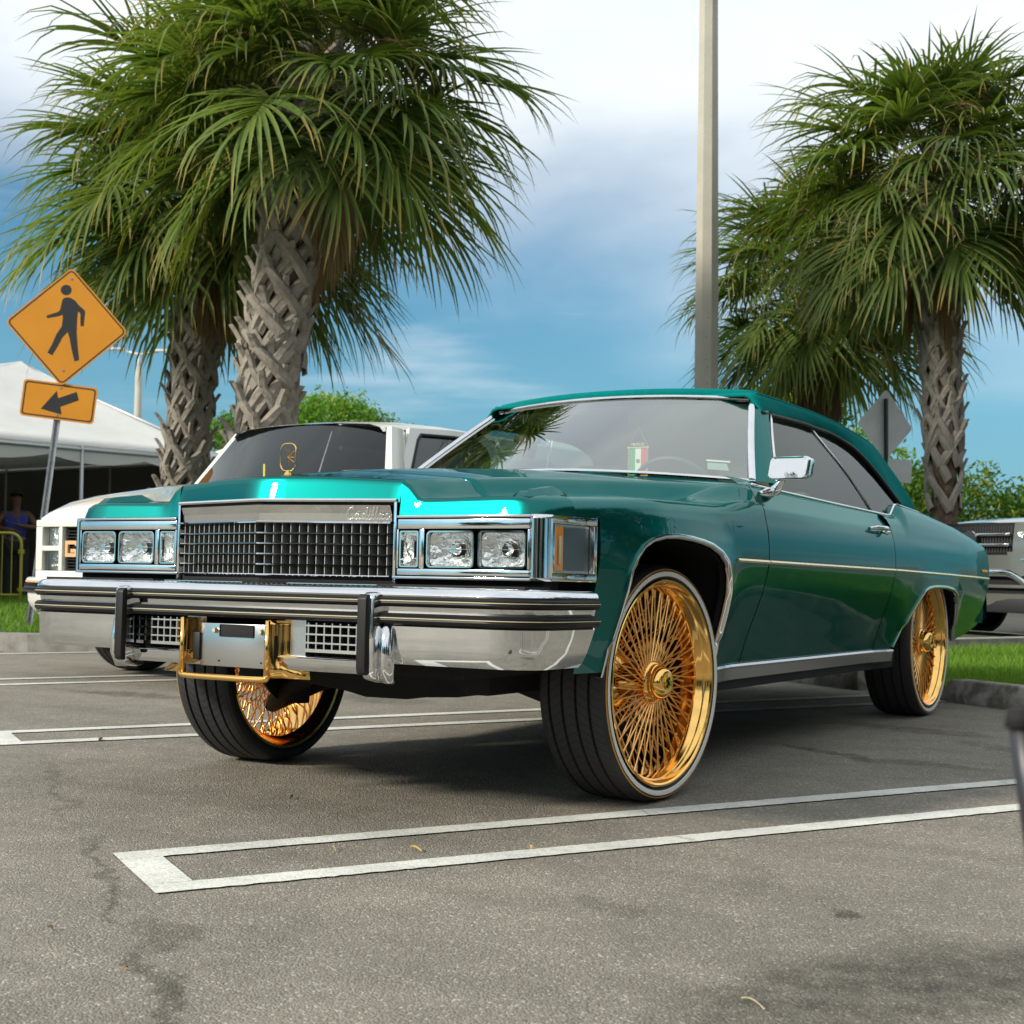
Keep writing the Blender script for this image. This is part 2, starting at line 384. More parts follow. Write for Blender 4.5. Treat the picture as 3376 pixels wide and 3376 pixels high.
# nose panel
def xfr(y):     # bottom front edge plan
    a = abs(y); return .94-.108*a/.42 if a < .42 else itp(a, [(.42, .832), (.80, .832), (.84, .826), (.865, .812), (.885, .785), (.900, .745), (.910, .69)])
rows = []
YN = [0, .08, .16, .24, .32, .39, .412, .4245, .425, .45, .48, .505, .527, .5275, .58, .66, .74, .80, .82, .84, .855, .868, .880, .888, .895, .901, .906, .910]
for y in YN:
    xf = xfr(y); zb_ = .903-.010*y/.42 if y < .4246 else .857
    ins = .006 if y < .42 else .022
    yi = y-(0 if y < .82 else .035*min(1, (y-.82)/.07)); xt = xf-ins-(0 if y > .9 else 0)
    if y < .4246:
        xt = xf-.022; zt = ztop(min(xt, .93), yi)
        r = [(xf, y, zb_), (xf-.005, y, zb_+(zt-zb_)*.35), (xf-.011, y, zb_+(zt-zb_)*.70), (xf-.014, y, zb_+(zt-zb_)*.88), (xf-.017, y, zb_+(zt-zb_)*.965), (xt, yi, zt)]
    else:
        th = sm((y-.80)/.105)*pi/2; ix, iy = -cos(th), -sin(th); c_ = ztop(.78, min(y, .80)) if y < .80 else itp(min(.80, xf), ZCR); yi = y+iy*.05; xt = xf+ix*.05; zt = c_-.003; ha = .013+.023*sin(th); ia = .024+.026*sin(th); zs_n = zt-ha; yi = y+iy*ia; xt = xf+ix*ia
        tl = .009*cos(th); r = [(xf, y, zb_), (xf+ix*tl*.5, y, (zb_+zs_n)/2)]
        for t in (0, .35, .68, 1.0): o_ = tl+(ia-tl)*(1-cos(t*pi/2)); r.append((xf+ix*o_, y+iy*o_, zs_n+ha*sin(t*pi/2)))
    xb = .552 if y <= .5271 else .692
    for t in (.12, .3, .5, .75, 1): xx = xt+(xb-xt)*t if xt > xb else xt; r.append((xx, yi, ztop(xx, yi) if y < .4246 or xx < .74 else max(ztop(xx, yi), 0)*(1-max(0, .5-t))+zt*max(0, .5-t)))
    rows.append(r)
V, F = grid(rows); Vm, Fm = mirror(V, F); mb = MB(); mb.add(V, F).add(Vm, Fm)
np_o = mb.obj('nose_panel', M['paint'], car, True, 38)
b = bmesh.new(); b.from_mesh(np_o.data); bmesh.ops.remove_doubles(b, verts=b.verts[:], dist=.0004); bmesh.ops.recalc_face_normals(b, faces=b.faces[:]); b.to_mesh(np_o.data); b.free()
np_o.data.polygons.foreach_set('use_smooth', [True]*len(np_o.data.polygons)); np_o.data.set_sharp_from_angle(angle=radians(38))
# marker pods on the fender crowns
for s in (1, -1):
    mb = MB(); pr = [(.80, .0), (.775, .016), (.64, .024), (.585, .004), (.57, 0)]
    V = []; 
    for x, h in pr:
        z = ztop(min(x, .8), .80)-.002
        V += [(x, s*.775, z), (x, s*.785, z+h), (x, s*.815, z+h), (x, s*.83, z-.001)]
    F = [(i*4+j, i*4+j+1, i*4+j+5, i*4+j+4) for i in range(4) for j in range(3)]
    mb.add(V, F).obj('fender_marker', M['paint'], car, True, 30)
# cowl under the windscreen
def wsg(t, y0):
    """windscreen point: t 0 bottom..1 top, y0 in -1..1"""
    a = abs(y0); yb = .795*y0; yt = .602*y0
    b_ = Vector((-.615-.245*a**2.2, yb, 1.112-.036*a**1.6)); u_ = Vector((-1.235-.115*a**2.2, yt, 1.456-.018*a**2))
    p = b_.lerp(u_, t); p.x += .012*sin(t*pi); return p
mb = MB(); rows = []
for t in np.linspace(0, 1, 8):
    rr_ = []
    for yn in np.linspace(-1, 1, 25):
        p_ = wsg(-.02, yn); a_ = Vector((-.603, .862*yn, ztop(-.6, .862*yn)-.003)); q_ = a_.lerp(Vector((p_.x+.01, p_.y*1.055, p_.z-.012)), t); rr_.append(q_)
    rows.append(rr_)
V, F = grid(rows); mb.add(V, F).obj('cowl', M['paint'], car, True, 50)
# door lower front of cowl side: fill between cowl and belt
for s in (1, -1):
    rows = []
    for x in np.linspace(-.60, -.90, 6): rows.append([(x, s*.80, 1.072), (x, s*.845, 1.052), (x, s*.866, 1.038)])
    V, F = grid(rows); mb = MB(); mb.add(V, F).obj('cowl_corner', M['paint'], car, True)
# ---- trims ----
def runner(path, prof, closed=False):
    """sweep prof [(out, up)] along path [(x,y,z,nx,ny)]"""
    rows = []
    for (x, y, z, nx, ny) in path: rows.append([(x+nx*o, y+ny*o, z+u_) for o, u_ in prof])
    return grid(rows, True)
def side_run(x0, x1, z0, n=40, zf=None):
    return [(x, ysd(x, (zf(x) if zf else z0)), (zf(x) if zf else z0), 0, 1) for x in np.linspace(x0, x1, n)]
pr = [(-.004, -.0075), (.004, -.006), (.008, 0), (.004, .006), (-.004, .0075)]
for nm, a, b_ in (('side_trim', -.352, -.644), ('side_trim', -.655, -2.214), ('side_trim', -2.223, -4.15)):
    V, F = runner(side_run(a, b_, .765, 50, lambda x: .764 if x > -2.3 else .764-.012*((-2.3-x)/1.8)), pr)
    n = len(pr); F.append(tuple(range(n))); F.append(tuple(len(V)-1-i for i in range(n)))
    dual(nm, V, F, M['goldline'] if False else M['goldline'], smooth=False)
# rocker moulding
V, F = runner([(x, ysd(x, .405)+.001, .40, 0, 1) for x in np.linspace(-.34, -2.425, 30)], [(-.03, 0), (.006, .004), (.010, -.004), (.006, -.012), (-.001, -.05), (-.03, -.062)])
dual('rocker_moulding', V, F, M['chrome_dull'], smooth=False)
V, F = runner([(x, .85, .37, 0, 1) for x in np.linspace(-.3, -2.6, 4)], [(-.2, 0), (0, 0), (-.01, -.055), (-.2, -.06)])
dual('rocker_panel', V, F, M['matte'], smooth=False)
# arch lips
def arch_lip(tab):
    P = []
    for i in range(len(tab)-1):
        for k in range(3):
            t = k/3; x = tab[i][0]+(tab[i+1][0]-tab[i][0])*t; z = tab[i][1]+(tab[i+1][1]-tab[i][1])*t; P.append((x, z))
    P.append(tab[-1]); rows = []
    for i, (x, z) in enumerate(P):
        a = P[max(i-1, 0)]; b_ = P[min(i+1, len(P)-1)]; tx, tz = b_[0]-a[0], b_[1]-a[1]; l = math.hypot(tx, tz); nx, nz = -tz/l, tx/l
        if nz < 0 and abs(nz) > .05: nx, nz = -nx, -nz
        y = ysd(x, z)
        rows.append([(x+nx*o, y+u_, z+nz*o) for o, u_ in ((.008, -.003), (.009, .005), (.002, .007), (-.006, .004), (-.010, -.012), (-.004, -.02))])
    return grid(rows, True)
for tab in (FA, RA):
    V, F = arch_lip(tab); dual('wheel_arch_trim', V, F, M['chrome'], smooth=True, autos=60)
# wheel wells
for cx, tab in ((.05, FA), (-3.05, RA)):
    rows = []
    for (x, z) in tab:
        y = ysd(x, z)-.008
        X = cx+(x-cx)*1.12
        rows.append([(x, y, z), (x, y-.03, z+.006), (X, y-.06, z+.02), (X, .42, z+.03)])
    V, F = grid(rows); n4 = len(tab); V += [(cx, .42, .40)]; F = list(F)
    for i in range(n4-1): F.append((i*4+3, (i+1)*4+3, len(V)-1))
    dual('wheel_well', V, F, M['matte'], smooth=False)
# ---- front end chrome ----
def xg(y): return .94-.108*abs(y)/.42
def vee(name, pts_y, z0, z1, out0, out1, m, par=car, th=.02):
    """chrome band following the vee of the grille between z0..z1; out = offset forwards"""
    rows = []
    for y in pts_y: x = xg(y); rows.append([(x+out0-th, y, z0), (x+out0, y, z0), (x+out0+.002, y, (z0+z1)/2), (x+out1, y, z1), (x+out1-th, y, z1)])
    V, F = grid(rows, True); n = 5; F.append(tuple(range(n))); F.append(tuple(len(V)-1-i for i in range(n)))
    b_ = MB(); b_.add(V, F); return b_.obj(name, m, par, False)
YG = [-.418, 0, .418]
gs = vee('grille_surround', YG, .8935, .9030, .006, .004, M['chrome'])
vee('grille_shadow_gap', YG, .884, .893, -.014, -.014, M['matte'])
hdr = vee('grille_header', [-.40, 0, .40], .838, .884, -.006, .006, M['chrome'])
vee('grille_header_lip', [-.405, 0, .405], .8325, .838, .010, .008, M['chrome'])
vee('grille_base', YG, .655, .680, -.012, -.012, M['matte'])
for s in (1, -1):
    mb = MB(); mb.box(.775, .838, s*.410 if s > 0 else -.420, s*.420 if s > 0 else -.410, .660, .895); mb.obj('grille_side_frame', M['chrome'], car, bevel=.002)
mb = MB(); rows = [[(xg(y)-.075, y, .66), (xg(y)-.075, y, .89)] for y in (-.41, 0, .41)]; V, F = grid(rows); mb.add(V, F).obj('grille_back', M['matte'], car)
vee('grille_bar', [-.402, 0, .402], .680, .6845, .006, .006, M['chrome'], th=.07)
for k in range(1, 5):
    z = .682+(.8335-.682)*k/5; vee('grille_bar', [-.402, 0, .402], z-.0018, z+.0018, .005, .005, M['chrome'], th=.06)
fin = MB(); fin.box(-.048, -.004, -.0011, .0011, .6845, .8325); f0 = None
for s in (1, -1):
    for k in range(15):
        y = s*(.006+.396*(k+.5)/15) if True else 0
        if f0 is None: f0 = fin.obj('grille_fin', M['fin'], car); o = f0
        else: o = inst(f0)
        o.location = (xg(y)+.0005, y, 0); 
# cadillac script drawn as strokes
SCR = [[(.9, .85), (.75, 1.0), (.45, .95), (.2, .6), (.15, .25), (.35, 0), (.65, .02), (.9, .2)], [(1.45, .42), (1.25, .5), (1.05, .25), (1.15, .02), (1.38, .1), (1.5, .45), (1.48, .08), (1.62, .02), (1.75, .12)],
       [(2.2, .42), (2.0, .5), (1.85, .25), (1.92, .02), (2.12, .1), (2.3, .55), (2.42, 1.0), (2.28, .5), (2.24, .1), (2.36, 0), (2.5, .12)], [(2.5, .12), (2.66, .45), (2.62, .08), (2.72, .0), (2.86, .12)], [(2.73, .66), (2.75, .7)],
       [(2.86, .12), (3.1, .7), (3.15, 1.0), (3.02, .9), (2.98, .2), (3.08, 0), (3.22, .12)], [(3.22, .12), (3.46, .7), (3.51, 1.0), (3.38, .9), (3.34, .2), (3.44, 0), (3.58, .12)],
       [(4.0, .42), (3.82, .5), (3.66, .25), (3.74, .02), (3.94, .1), (4.08, .45), (4.05, .08), (4.18, .02), (4.3, .12)], [(4.72, .4), (4.58, .5), (4.4, .28), (4.46, .03), (4.65, .02), (4.9, .2)]]
def script(name, fn, h, m, parent, r=.0012):
    b_ = MB()
    for st in SCR:
        P = spath([(p[0]+p[1]*.25, p[1], 0) for p in st], 4) if len(st) > 2 else [Vector((p[0]+p[1]*.25, p[1], 0)) for p in st]
        b_.tube([fn(p.x*h*.82, p.y*h) for p in P], r, 5)
    return b_.obj(name, m, parent, True)
script('script_emblem', lambda a, c_: (xg(.265+a)+.001+(c_/.046)*.012, .265+a, .844+c_), .033, M['gold_script'], car, .0013)
# lamp housings
def ring(mb, cy, cz, w, h, r, t, x0, x1, s=1):
    o = rrect(w, h, r, 5, cy, cz); i = rrect(w-2*t, h-2*t, max(.002, r-t*.6), 5, cy, cz); n = len(o)
    V = [(x0, p[0], p[1]) for p in o]+[(x1, p[0]+(cy-p[0])*.02, p[1]+(cz-p[1])*.02) for p in o]+[(x1, p[0], p[1]) for p in i]+[(x0, p[0], p[1]) for p in i]
    F = []
    for a in range(3):
        for j in range(n): F.append((a*n+j, a*n+(j+1) % n, (a+1)*n+(j+1) % n, (a+1)*n+j))
    return mb.add(V, F)
lamp_src = {}
for s in (1, -1):
    mb = MB()
    def bx(x0, x1, y0, y1, z0, z1): mb.box(x0, x1, min(s*y0, s*y1), max(s*y0, s*y1), z0, z1)
    bx(.79, .838, .4245, .856, .817, .845); bx(.79, .838, .4245, .856, .687, .7065); bx(.79, .838, .4245, .4275, .7065, .817)
    bx(.79, .838, .4985, .5165, .7065, .817); bx(.79, .838, .849, .856, .7065, .817)
    hs = mb.obj('lamp_housing', M['chrome'], car, bevel=.004)
    # raised lip above and below
    mb = MB(); mb.box(.80, .843, min(s*.424, s*.862), max(s*.424, s*.862), .8475, .8555); mb.obj('lamp_housing_lip', M['chrome'], car, bevel=.003)
    mb = MB(); mb.box(.80, .843, min(s*.412, s*.862), max(s*.412, s*.862), .677, .6855); mb.obj('lamp_housing_lip', M['chrome'], car, bevel=.003)
    mb = MB(); mb.box(.78, .79, min(s*.42, s*.86), max(s*.42, s*.86), .69, .85); mb.obj('lamp_backing', M['matte'], car)
    # corner piece and side lamp casing
    def skin(zs_, pts, nm, m):
        rows = [[(x, s*y, z) for z in zs_] for x, y in pts]; V, F = grid(rows); b_ = MB(); b_.add(V, F); o = b_.obj(nm, m, car, True, 50); solid(o, .006); return o
    cp = [(.836, .857), (.834, .872), (.825, .886), (.812, .896), (.795, .903)]
    skin([.678, .687, .70, .75, .80, .845, .856], cp, 'lamp_corner', M['chrome'])
    # frame of side lamp on the plane y ~ .905
    pl = [(.795, .903), (.585, .918)]
    def sp(x): return .903+.024*(.795-x)/.21
    mb = MB()
    for (x0, x1, z0, z1) in ((.795, .585, .834, .856), (.795, .585, .678, .700), (.795, .783, .700, .834), (.600, .585, .700, .834)):
        y0 = sp(x0); y1 = sp(x1)
        V = [(x0, s*(y0-.02), z0), (x1, s*(y1-.02), z0), (x1, s*(y1-.02), z1), (x0, s*(y0-.02), z1), (x0, s*y0, z0), (x1, s*y1, z0), (x1, s*y1, z1), (x0, s*y0, z1)]
        mb.add(V, [(0, 3, 2, 1), (4, 5, 6, 7), (0, 1, 5, 4), (1, 2, 6, 5), (2, 3, 7, 6), (3, 0, 4, 7)])
    sl_ = mb.obj('side_lamp', M['chrome'], car, bevel=.003)
    def pane(x0, x1, z0, z1, nm, m, dy):
        V = [(x0, s*(sp(x0)+dy), z0), (x1, s*(sp(x1)+dy), z0), (x1, s*(sp(x1)+dy), z1), (x0, s*(sp(x0)+dy), z1)]
        b_ = MB(); b_.add(V, [(0, 1, 2, 3)]); return b_.obj(nm, m, sl_)
    pane(.782, .602, .701, .833, 'lamp_back', M['chrome_dull'], -.016)
    a_ = MB(); V = [(.780, sp(.78)-.012, .708), (.742, sp(.742)-.012, .708), (.742, sp(.742)-.012, .826), (.780, sp(.78)-.012, .826)]
    V = [(x, s*y, z) for x, y, z in V]+[(x, s*(y+.008), z) for x, y, z in V]; a_.add(V, [(0, 1, 2, 3), (4, 5, 6, 7), (0, 1, 5, 4), (1, 2, 6, 5), (2, 3, 7, 6), (3, 0, 4, 7)]); a_.obj('amber_lens', M['amber'], sl_)
    a_ = MB(); a_.box(.755, .766, min(s*(sp(.76)-.003), s*(sp(.76)+.0)), max(s*(sp(.76)-.003), s*(sp(.76)+.0)), .725, .80); a_.obj('lens_moulding', M['goldline'], sl_, bevel=.002)
    # ribbed clear lens
    rows = []
    for k in range(41):
        x = .738-(.738-.604)*k/40; rows.append([(x, s*(sp(x)-.006+(.0015 if k % 2 else 0)), z) for z in (.708, .826)])
    V, F = grid(rows); b_ = MB(); b_.add(V, F).obj('ribbed_lens', M['lens_smoke'], sl_)
    # headlights: two large and one narrow each side
    for cy, w, nm in ((.601, .160, 'headlight'), (.769, .156, 'headlight'), (.4632, .066, 'parking_lamp')):
        if nm == 'headlight': h_, r_, zc_ = .104, .014, .7612
        else: h_, r_, zc_ = .104, .006, .7612
        mb = MB(); ring(mb, s*cy, zc_, w, h_, r_, .0055, .800, .836); hl = mb.obj(nm, M['chrome'], car, True, 40)
        mb = MB(); pts = rrect(w-.010, h_-.010, r_, 5, s*cy, zc_); n = len(pts)
        V = [(.826+.006*(1-((p[0]-s*cy)/(w/2))**2), p[0], p[1]) for p in pts]+[(.834, s*cy, zc_)]
        mb.add(V, [(i, (i+1) % n, n) for i in range(n)]).obj('lens', M['lens'], hl, True)
        # reflector bowl
        mb = MB(); rows = []
        for t in (1.0, .82, .62, .42, .2, .02):
            rr_ = rrect((w-.012), (h_-.012), r_, 5, 0, 0); L_ = []
            for p in rr_:
                q = (p[0]*t, p[1]*t); rad = math.hypot(*p)*t
                if t < .9:
                    k_ = min((h_-.012)/2*t*1.1, 9)/max(1e-6, math.hypot(*p)); q = (p[0]*k_, p[1]*k_) if nm == 'headlight' else q
                L_.append((.822-.040*(1-t**2)**.7 if t < 1 else .822, s*cy+q[0], zc_+q[1]))
            rows.append(L_)
        V, F = grid(rows, True); mb.add(V, F).obj('reflector', M['reflector'], hl, True, 30)
        mb = MB()
        if nm == 'headlight':
            P_ = [(.80, s*cy+.0, zc_), (.818, s*cy, zc_)]; mb.tube(P_, [.016, .011], 12); mb.obj('bulb_shield', M['chrome'], hl, True, 40)
            mb = MB()
            for zz in (-.022, 0, .022): mb.box(.8335, .8345, s*cy-w/2+.01, s*cy+w/2-.01, zc_+zz-.0006, zc_+zz+.0006)
            mb.obj('lens_line', M['chrome_dull'], hl)
# ornament
orn = MB(); P = []
pts = rrect(.058, .082, .02, 5); orn.tube([(.815, p[0], 1.034+p[1]) for p in pts], .0022, 6, closed=True)
orn.tube([(.815, 0, 1.034), (.815, .022, 1.052)], .0014, 5); orn.tube([(.815, -.004, 1.034), (.815, .024, 1.033)], .0014, 5); orn.tube([(.815, 0, 1.034), (.815, .022, 1.018)], .0014, 5); orn.tube([(.815, 0, 1.060), (.815, 0, 1.01)], .0016, 5); orn.tube([(.815, -.010, 1.064), (.815, -.013, 1.02)], .0012, 5)
orn.tube([(.815, 0, .992), (.815, 0, .978)], [.006, .014], 10)
orn.obj('hood_ornament', M['gold'], car, True, 40)
# ---- front bumper ----
BP = [(1.005, 0), (.997, .20), (.988, .42), (.980, .62), (.975, .78)]
BC = [(.974, .81), (.970, .85), (.954, .895), (.918, .932), (.86, .950), (.76, .956), (.655, .958)]
def bplan(n=6):
    P = BP+BC; out = []
    full = [Vector((x, -y, 0)) for x, y in reversed(P[1:])]+[Vector((x, y, 0)) for x, y in P]
    res = []
    for i, p in enumerate(full):
        a = full[max(i-1, 0)]; b_ = full[min(i+1, len(full)-1)]; d = (b_-a).normalized(); n_ = Vector((d.y, -d.x, 0))
        if n_.x < 0 and abs(p.y) < .8: n_ = -n_
        if abs(p.y) >= .8 and n_.y*p.y < 0: n_ = -n_
        res.append((p.x, p.y, n_.x, n_.y))
    return res
PL = bplan()
def bsweep(name, prof, m, ymin=0, ymax=9, side=0, endfn=None, smooth=True, autos=35):
    rows = []
    for (x, y, nx, ny) in PL:
        if not (ymin <= abs(y) <= ymax): continue
        if side and y*side < 0: continue
        rows.append([(x+nx*o, y+ny*o, z) for o, z in prof])
    if side == 0 and ymin > 0: return
    V, F = grid(rows, True); n = len(prof); F.append(tuple(range(n))); F.append(tuple(len(V)-1-i for i in range(n)))
    b_ = MB(); b_.add(V, F); return b_.obj(name, m, car, smooth, autos)
bsweep('bumper_top', [(-.075, .640), (-.06, .653), (-.02, .656), (.0, .652), (.010, .644), (.013, .634), (.008, .627), (.000, .585), (.004, .584), (.009, .580), (.009, .574), (.003, .560), (-.02, .556), (-.075, .556)], M['chrome'])
bsweep('bumper_rubber_strip', [(-.004, .631), (.012, .630), (.019, .624), (.0165, .6185), (.0195, .612), (.013, .603), (-.004, .602)], M['black'], autos=60)
bsweep('bumper_rubber_strip', [(-.004, .586), (.013, .585), (.020, .579), (.0175, .5725), (.0205, .566), (.014, .557), (-.004, .556)], M['black'], autos=60)
bsweep('bumper_pinstripe', [(.015, .6200), (.0205, .6196), (.0205, .6174), (.015, .6170)], M['goldline'])
bsweep('bumper_pinstripe', [(.016, .5740), (.0215, .5736), (.0215, .5714), (.016, .5710)], M['goldline'])
# lower faces left and right
low_prof = [(-.05, .557), (-.002, .557), (.004, .550), (.003, .53), (.001, .49), (-.003, .462), (-.011, .448), (-.05, .444), (-.08, .455)]
for s in (1, -1):
    rows = []
    QL = [q for q in PL if q[1]*s > .5]
    q0 = (.977, s*.512, 1, 0); QL = sorted(QL+[q0], key=lambda q: (abs(q[1]), -q[0]))
    for (x, y, nx, ny) in QL:
        k = 0 if abs(y) < .93 else (abs(y)-.93)/.025
        rows.append([(x+nx*o+.045*k*max(0, (.557-z)/.11)**1.2, y+ny*o-s*.008*k*max(0, (.557-z)/.11), z) for o, z in low_prof])
    V, F = grid(rows, True); n = len(low_prof); F.append(tuple(range(n))); F.append(tuple(len(V)-1-i for i in range(n)))
    b_ = MB(); b_.add(V, F).obj('bumper_lower_panel', M['chrome'], car, True, 40)
    # impact bulge beside overrider
    # overrider
    mb = MB(); V = []
    prf = [(.408, .020), (.402, .0), (.43, .0), (.62, 0), (.640, .0), (.650, .02)]
    out = [(.985, .642), (1.008, .640), (1.022, .630), (1.024, .52), (1.022, .43), (1.010, .405), (.96, .395), (.93, .40), (.93, .65), (.97, .650)]
    mb.prism([(x, z) for x, z in out], 'y', s*.446, s*.488); ob = mb.obj('overrider', M['chrome'], car, bevel=.008)
    mb = MB(); out = [(1.020, .634), (1.030, .632), (1.036, .622), (1.037, .44), (1.033, .422), (1.022, .416), (1.016, .42), (1.016, .63)]
    mb.prism(out, 'y', s*.441, s*.470); mb.obj('overrider_pad', M['black'], ob, bevel=.003)
    mb = MB(); mb.tube([(.972, s*.503, .556), (.984, s*.504, .535), (.987, s*.506, .49), (.986, s*.507, .44), (.975, s*.505, .408), (.95, s*.503, .40)], [.012, .018, .021, .023, .019, .008], 16); mb.obj('overrider_base', M['chrome'], ob, True, 60)
    mb = MB(); mb.tube([(.93, s*.868, .495), (.957, s*.876, .495)], .014, 16); mb.obj('bumper_bolt_recess', M['matte'], car)
    mb = MB(); mb.tube([(.950, s*.874, .495), (.962, s*.877, .495)], [.008, .007], 6); mb.obj('bumper_bolt', M['chrome'], car)
    # bumper grille inserts
    ya, yb_ = (.215, .440) if s > 0 else (-.440, -.235)
    mb = MB(); mb.box(.905, .915, min(ya, yb_), max(ya, yb_), .455, .556); mb.obj('lower_grille_back', M['matte'], car)
    for z in (.4745, .4935, .5175, .5415):
        mb = MB(); mb.box(.935, .975, ya, yb_, z-.0022 if z > .48 else z-.007, z+.0022); mb.obj('lower_grille_bar', M['chrome'], car)
    nf = 8
    for k in range(nf):
        y = ya+(yb_-ya)*(k+.3)/nf; mb = MB(); mb.box(.93, .972, y-.0025, y+.0025, .4765, .5495); mb.obj('lower_grille_fin', M['chrome_dull'], car)
# central lower bar
rows = []
for y in np.linspace(-.445, .445, 12):
    x = .988-.012*abs(y)/.42; rows.append([(x-.05, y, .456), (x+.002, y, .455), (x+.008, y, .450), (x+.006, y, .43), (x-.004, y, .415), (x-.05, y, .411)])
V, F = grid(rows, True); mb = MB(); mb.add(V, F).obj('bumper_lower_bar', M['chrome'], car, True, 40)
# shelf mesh behind the bumper top
mb = MB(); mb.box(.80, .94, -.42, .42, .648, .652); mb.obj('bumper_shelf', M['matte'], car)
mb = MB()
for k in range(44): y = -.41+.82*k/43; mb.box(.86, .93, y-.002, y+.002, .653, .657)
for xx in (.875, .905): mb.box(xx-.0015, xx+.0015, -.41, .41, .6575, .660)
o = mb.obj('bumper_shelf_mesh', M['chrome'], car)
for s in (1, -1):
    mb = MB(); mb.box(.80, .93, min(s*.425, s*.90), max(s*.425, s*.90), .655, .662); mb.obj('bumper_filler', M['matte'], car)
    mb = MB(); mb.box(.72, .80, min(s*.40, s*.88), max(s*.40, s*.88), .55, .69); mb.obj('front_valance', M['matte'], car)
mb = MB(); mb.box(.80, .87, -.86, .86, .46, .65); mb.obj('bumper_core', M['matte'], car)
# licence plate bracket
br = MB(); Y0, Y1 = -.205, .118; xf = 1.022
def bracket_side(y, s):
    b_ = MB(); w = .010
    # front tube
    rows = []
    prof = [(xf, -w), (xf+.006, 0), (xf, w)]
    inner = [(xf, y+s*.004), (xf-.03, y+s*.010), (.978, y+s*.030), (.955, y+s*.075)]
    for z in (.392, .42, .46, .50, .54, .553):
        k = 1 if z < .54 else .8
        rows.append([(x_ if z > .41 or i < 2 else x_+.01*(i-1), yy+(0 if z > .45 else s*(.45-z)*.25*i), z) for i, (x_, yy) in enumerate(inner)])
    V, F = grid(rows); b_.add(V, F); return b_
plate = MB(); plate.box(.990, .996, -.158, .116, .414, .538); pf = plate.obj('plate_bracket', M['chrome_dull'], car, bevel=.003)
for s, y in ((-1, Y0), (1, Y1)):
    o = bracket_side(y, s).obj('plate_bracket_side', M['gold'], pf, True, 50); solid(o, .004)
    mb = MB(); mb.tube([(xf, y, .392), (xf, y, .47), (xf, y, .552)], [.0085, .0075, .0075], 10); mb.obj('plate_frame_post', M['gold'], pf, True)
mb = MB(); mb.tube(spath([(xf-.0, Y0, .396), (xf+.001, Y0+.012, .386), (xf+.004, (Y0+Y1)/2, .385), (xf+.001, Y1-.012, .386), (xf, Y1, .396)], 4), .0085, 10); mb.obj('plate_frame_bottom', M['gold'], pf, True)
mb = MB(); mb.box(.9965, .9975, -.082, .046, .500, .536); mb.obj('plate_slot', M['matte'], pf, bevel=.004)
for yy in (-.100, .075): mb = MB(); mb.tube([(.996, yy, .518), (1.006, yy, .518)], [.009, .006], 10); mb.obj('plate_bolt', M['goldline'], pf, True, 40)
for yy in (-.085, .075): mb = MB(); mb.tube([(.996, yy, .430), (.9975, yy, .430)], .003, 8); mb.obj('plate_hole', M['matte'], pf)
for yy in (-.165, .122): mb = MB(); mb.box(.985, 1.002, yy-.018, yy+.008, .43, .51); mb.obj('plate_rubber_stop', M['black'], pf, bevel=.003)
mb = MB(); mb.box(.93, .972, -.235, -.16, .455, .556); mb.obj('bumper_recess', M['chrome_dull'], car)
mb = MB(); mb.box(.93, .972, .14, .215, .455, .556); mb.obj('bumper_recess', M['chrome_dull'], car)
# ================= greenhouse =================
rows = [[wsg(t, y) for y in np.linspace(-1, 1, 25)] for t in np.linspace(0, 1, 10)]
V, F = grid(rows); ws = mo('windscreen', V, F, M['ws_glass'], car, True)
def wstrip(name, P, w, h, m, n_out):
    b_ = MB()
    for i in range(len(P)-1): pass
    rows = []
    for i, p in enumerate(P):
        p = Vector(p); d = (Vector(P[min(i+1, len(P)-1)])-Vector(P[max(i-1, 0)])).normalized(); n_ = n_out(p, d); s_ = d.cross(n_).normalized()
        rows.append([p-s_*w/2, p-s_*w/2+n_*h*.7, p-s_*w*.3+n_*h, p+s_*w*.3+n_*h, p+s_*w/2+n_*h*.7, p+s_*w/2])
    V, F = grid(rows, True); n = 6; F.append(tuple(range(n))); F.append(tuple(len(V)-1-i for i in range(n)))
    return b_.add(V, F).obj(name, m, car, True, 50)
nw = lambda p, d: Vector((.5, 0, .86)).normalized()
wstrip('windscreen_trim', [wsg(-.02, y) for y in np.linspace(-1.03, 1.03, 24)], .017, .008, M['chrome'], nw)
wstrip('windscreen_trim', [wsg(1.02, y) for y in np.linspace(-1.02, 1.02, 24)], .022, .010, M['chrome'], nw)
for s in (1, -1):
    npl = lambda p, d: Vector((.45, s*.45, .75)).normalized()
    wstrip('windscreen_pillar_trim', [wsg(t, s*1.015) for t in np.linspace(-.02, 1.02, 12)], .026, .014, M['chrome'], npl)
    # painted pillar behind the chrome
    rows = []
    for t in np.linspace(-.02, 1.02, 8):
        p = wsg(t, s*1.03); q = Vector((p.x-.065-.02*t, p.y+s*.022*(1-t)+s*.030, p.z-.004)); rows.append([p, p+Vector((-.01, s*.022, .0)), q, q+Vector((-.02, -s*.03, -.01))])
    V, F = grid(rows); mb = MB(); mb.add(V, F).obj('windscreen_pillar', M['paint'], car, True, 40)
    P = []
    for t in np.linspace(0, .90, 8): p = wsg(t, s*1.03); P.append((p.x-.078-.02*t, p.y+s*.022*(1-t)+s*.034, p.z-.002))
    mb = MB(); mb.tube(P, .006, 6); mb.obj('side_window_front_trim', M['chrome'], car, True)
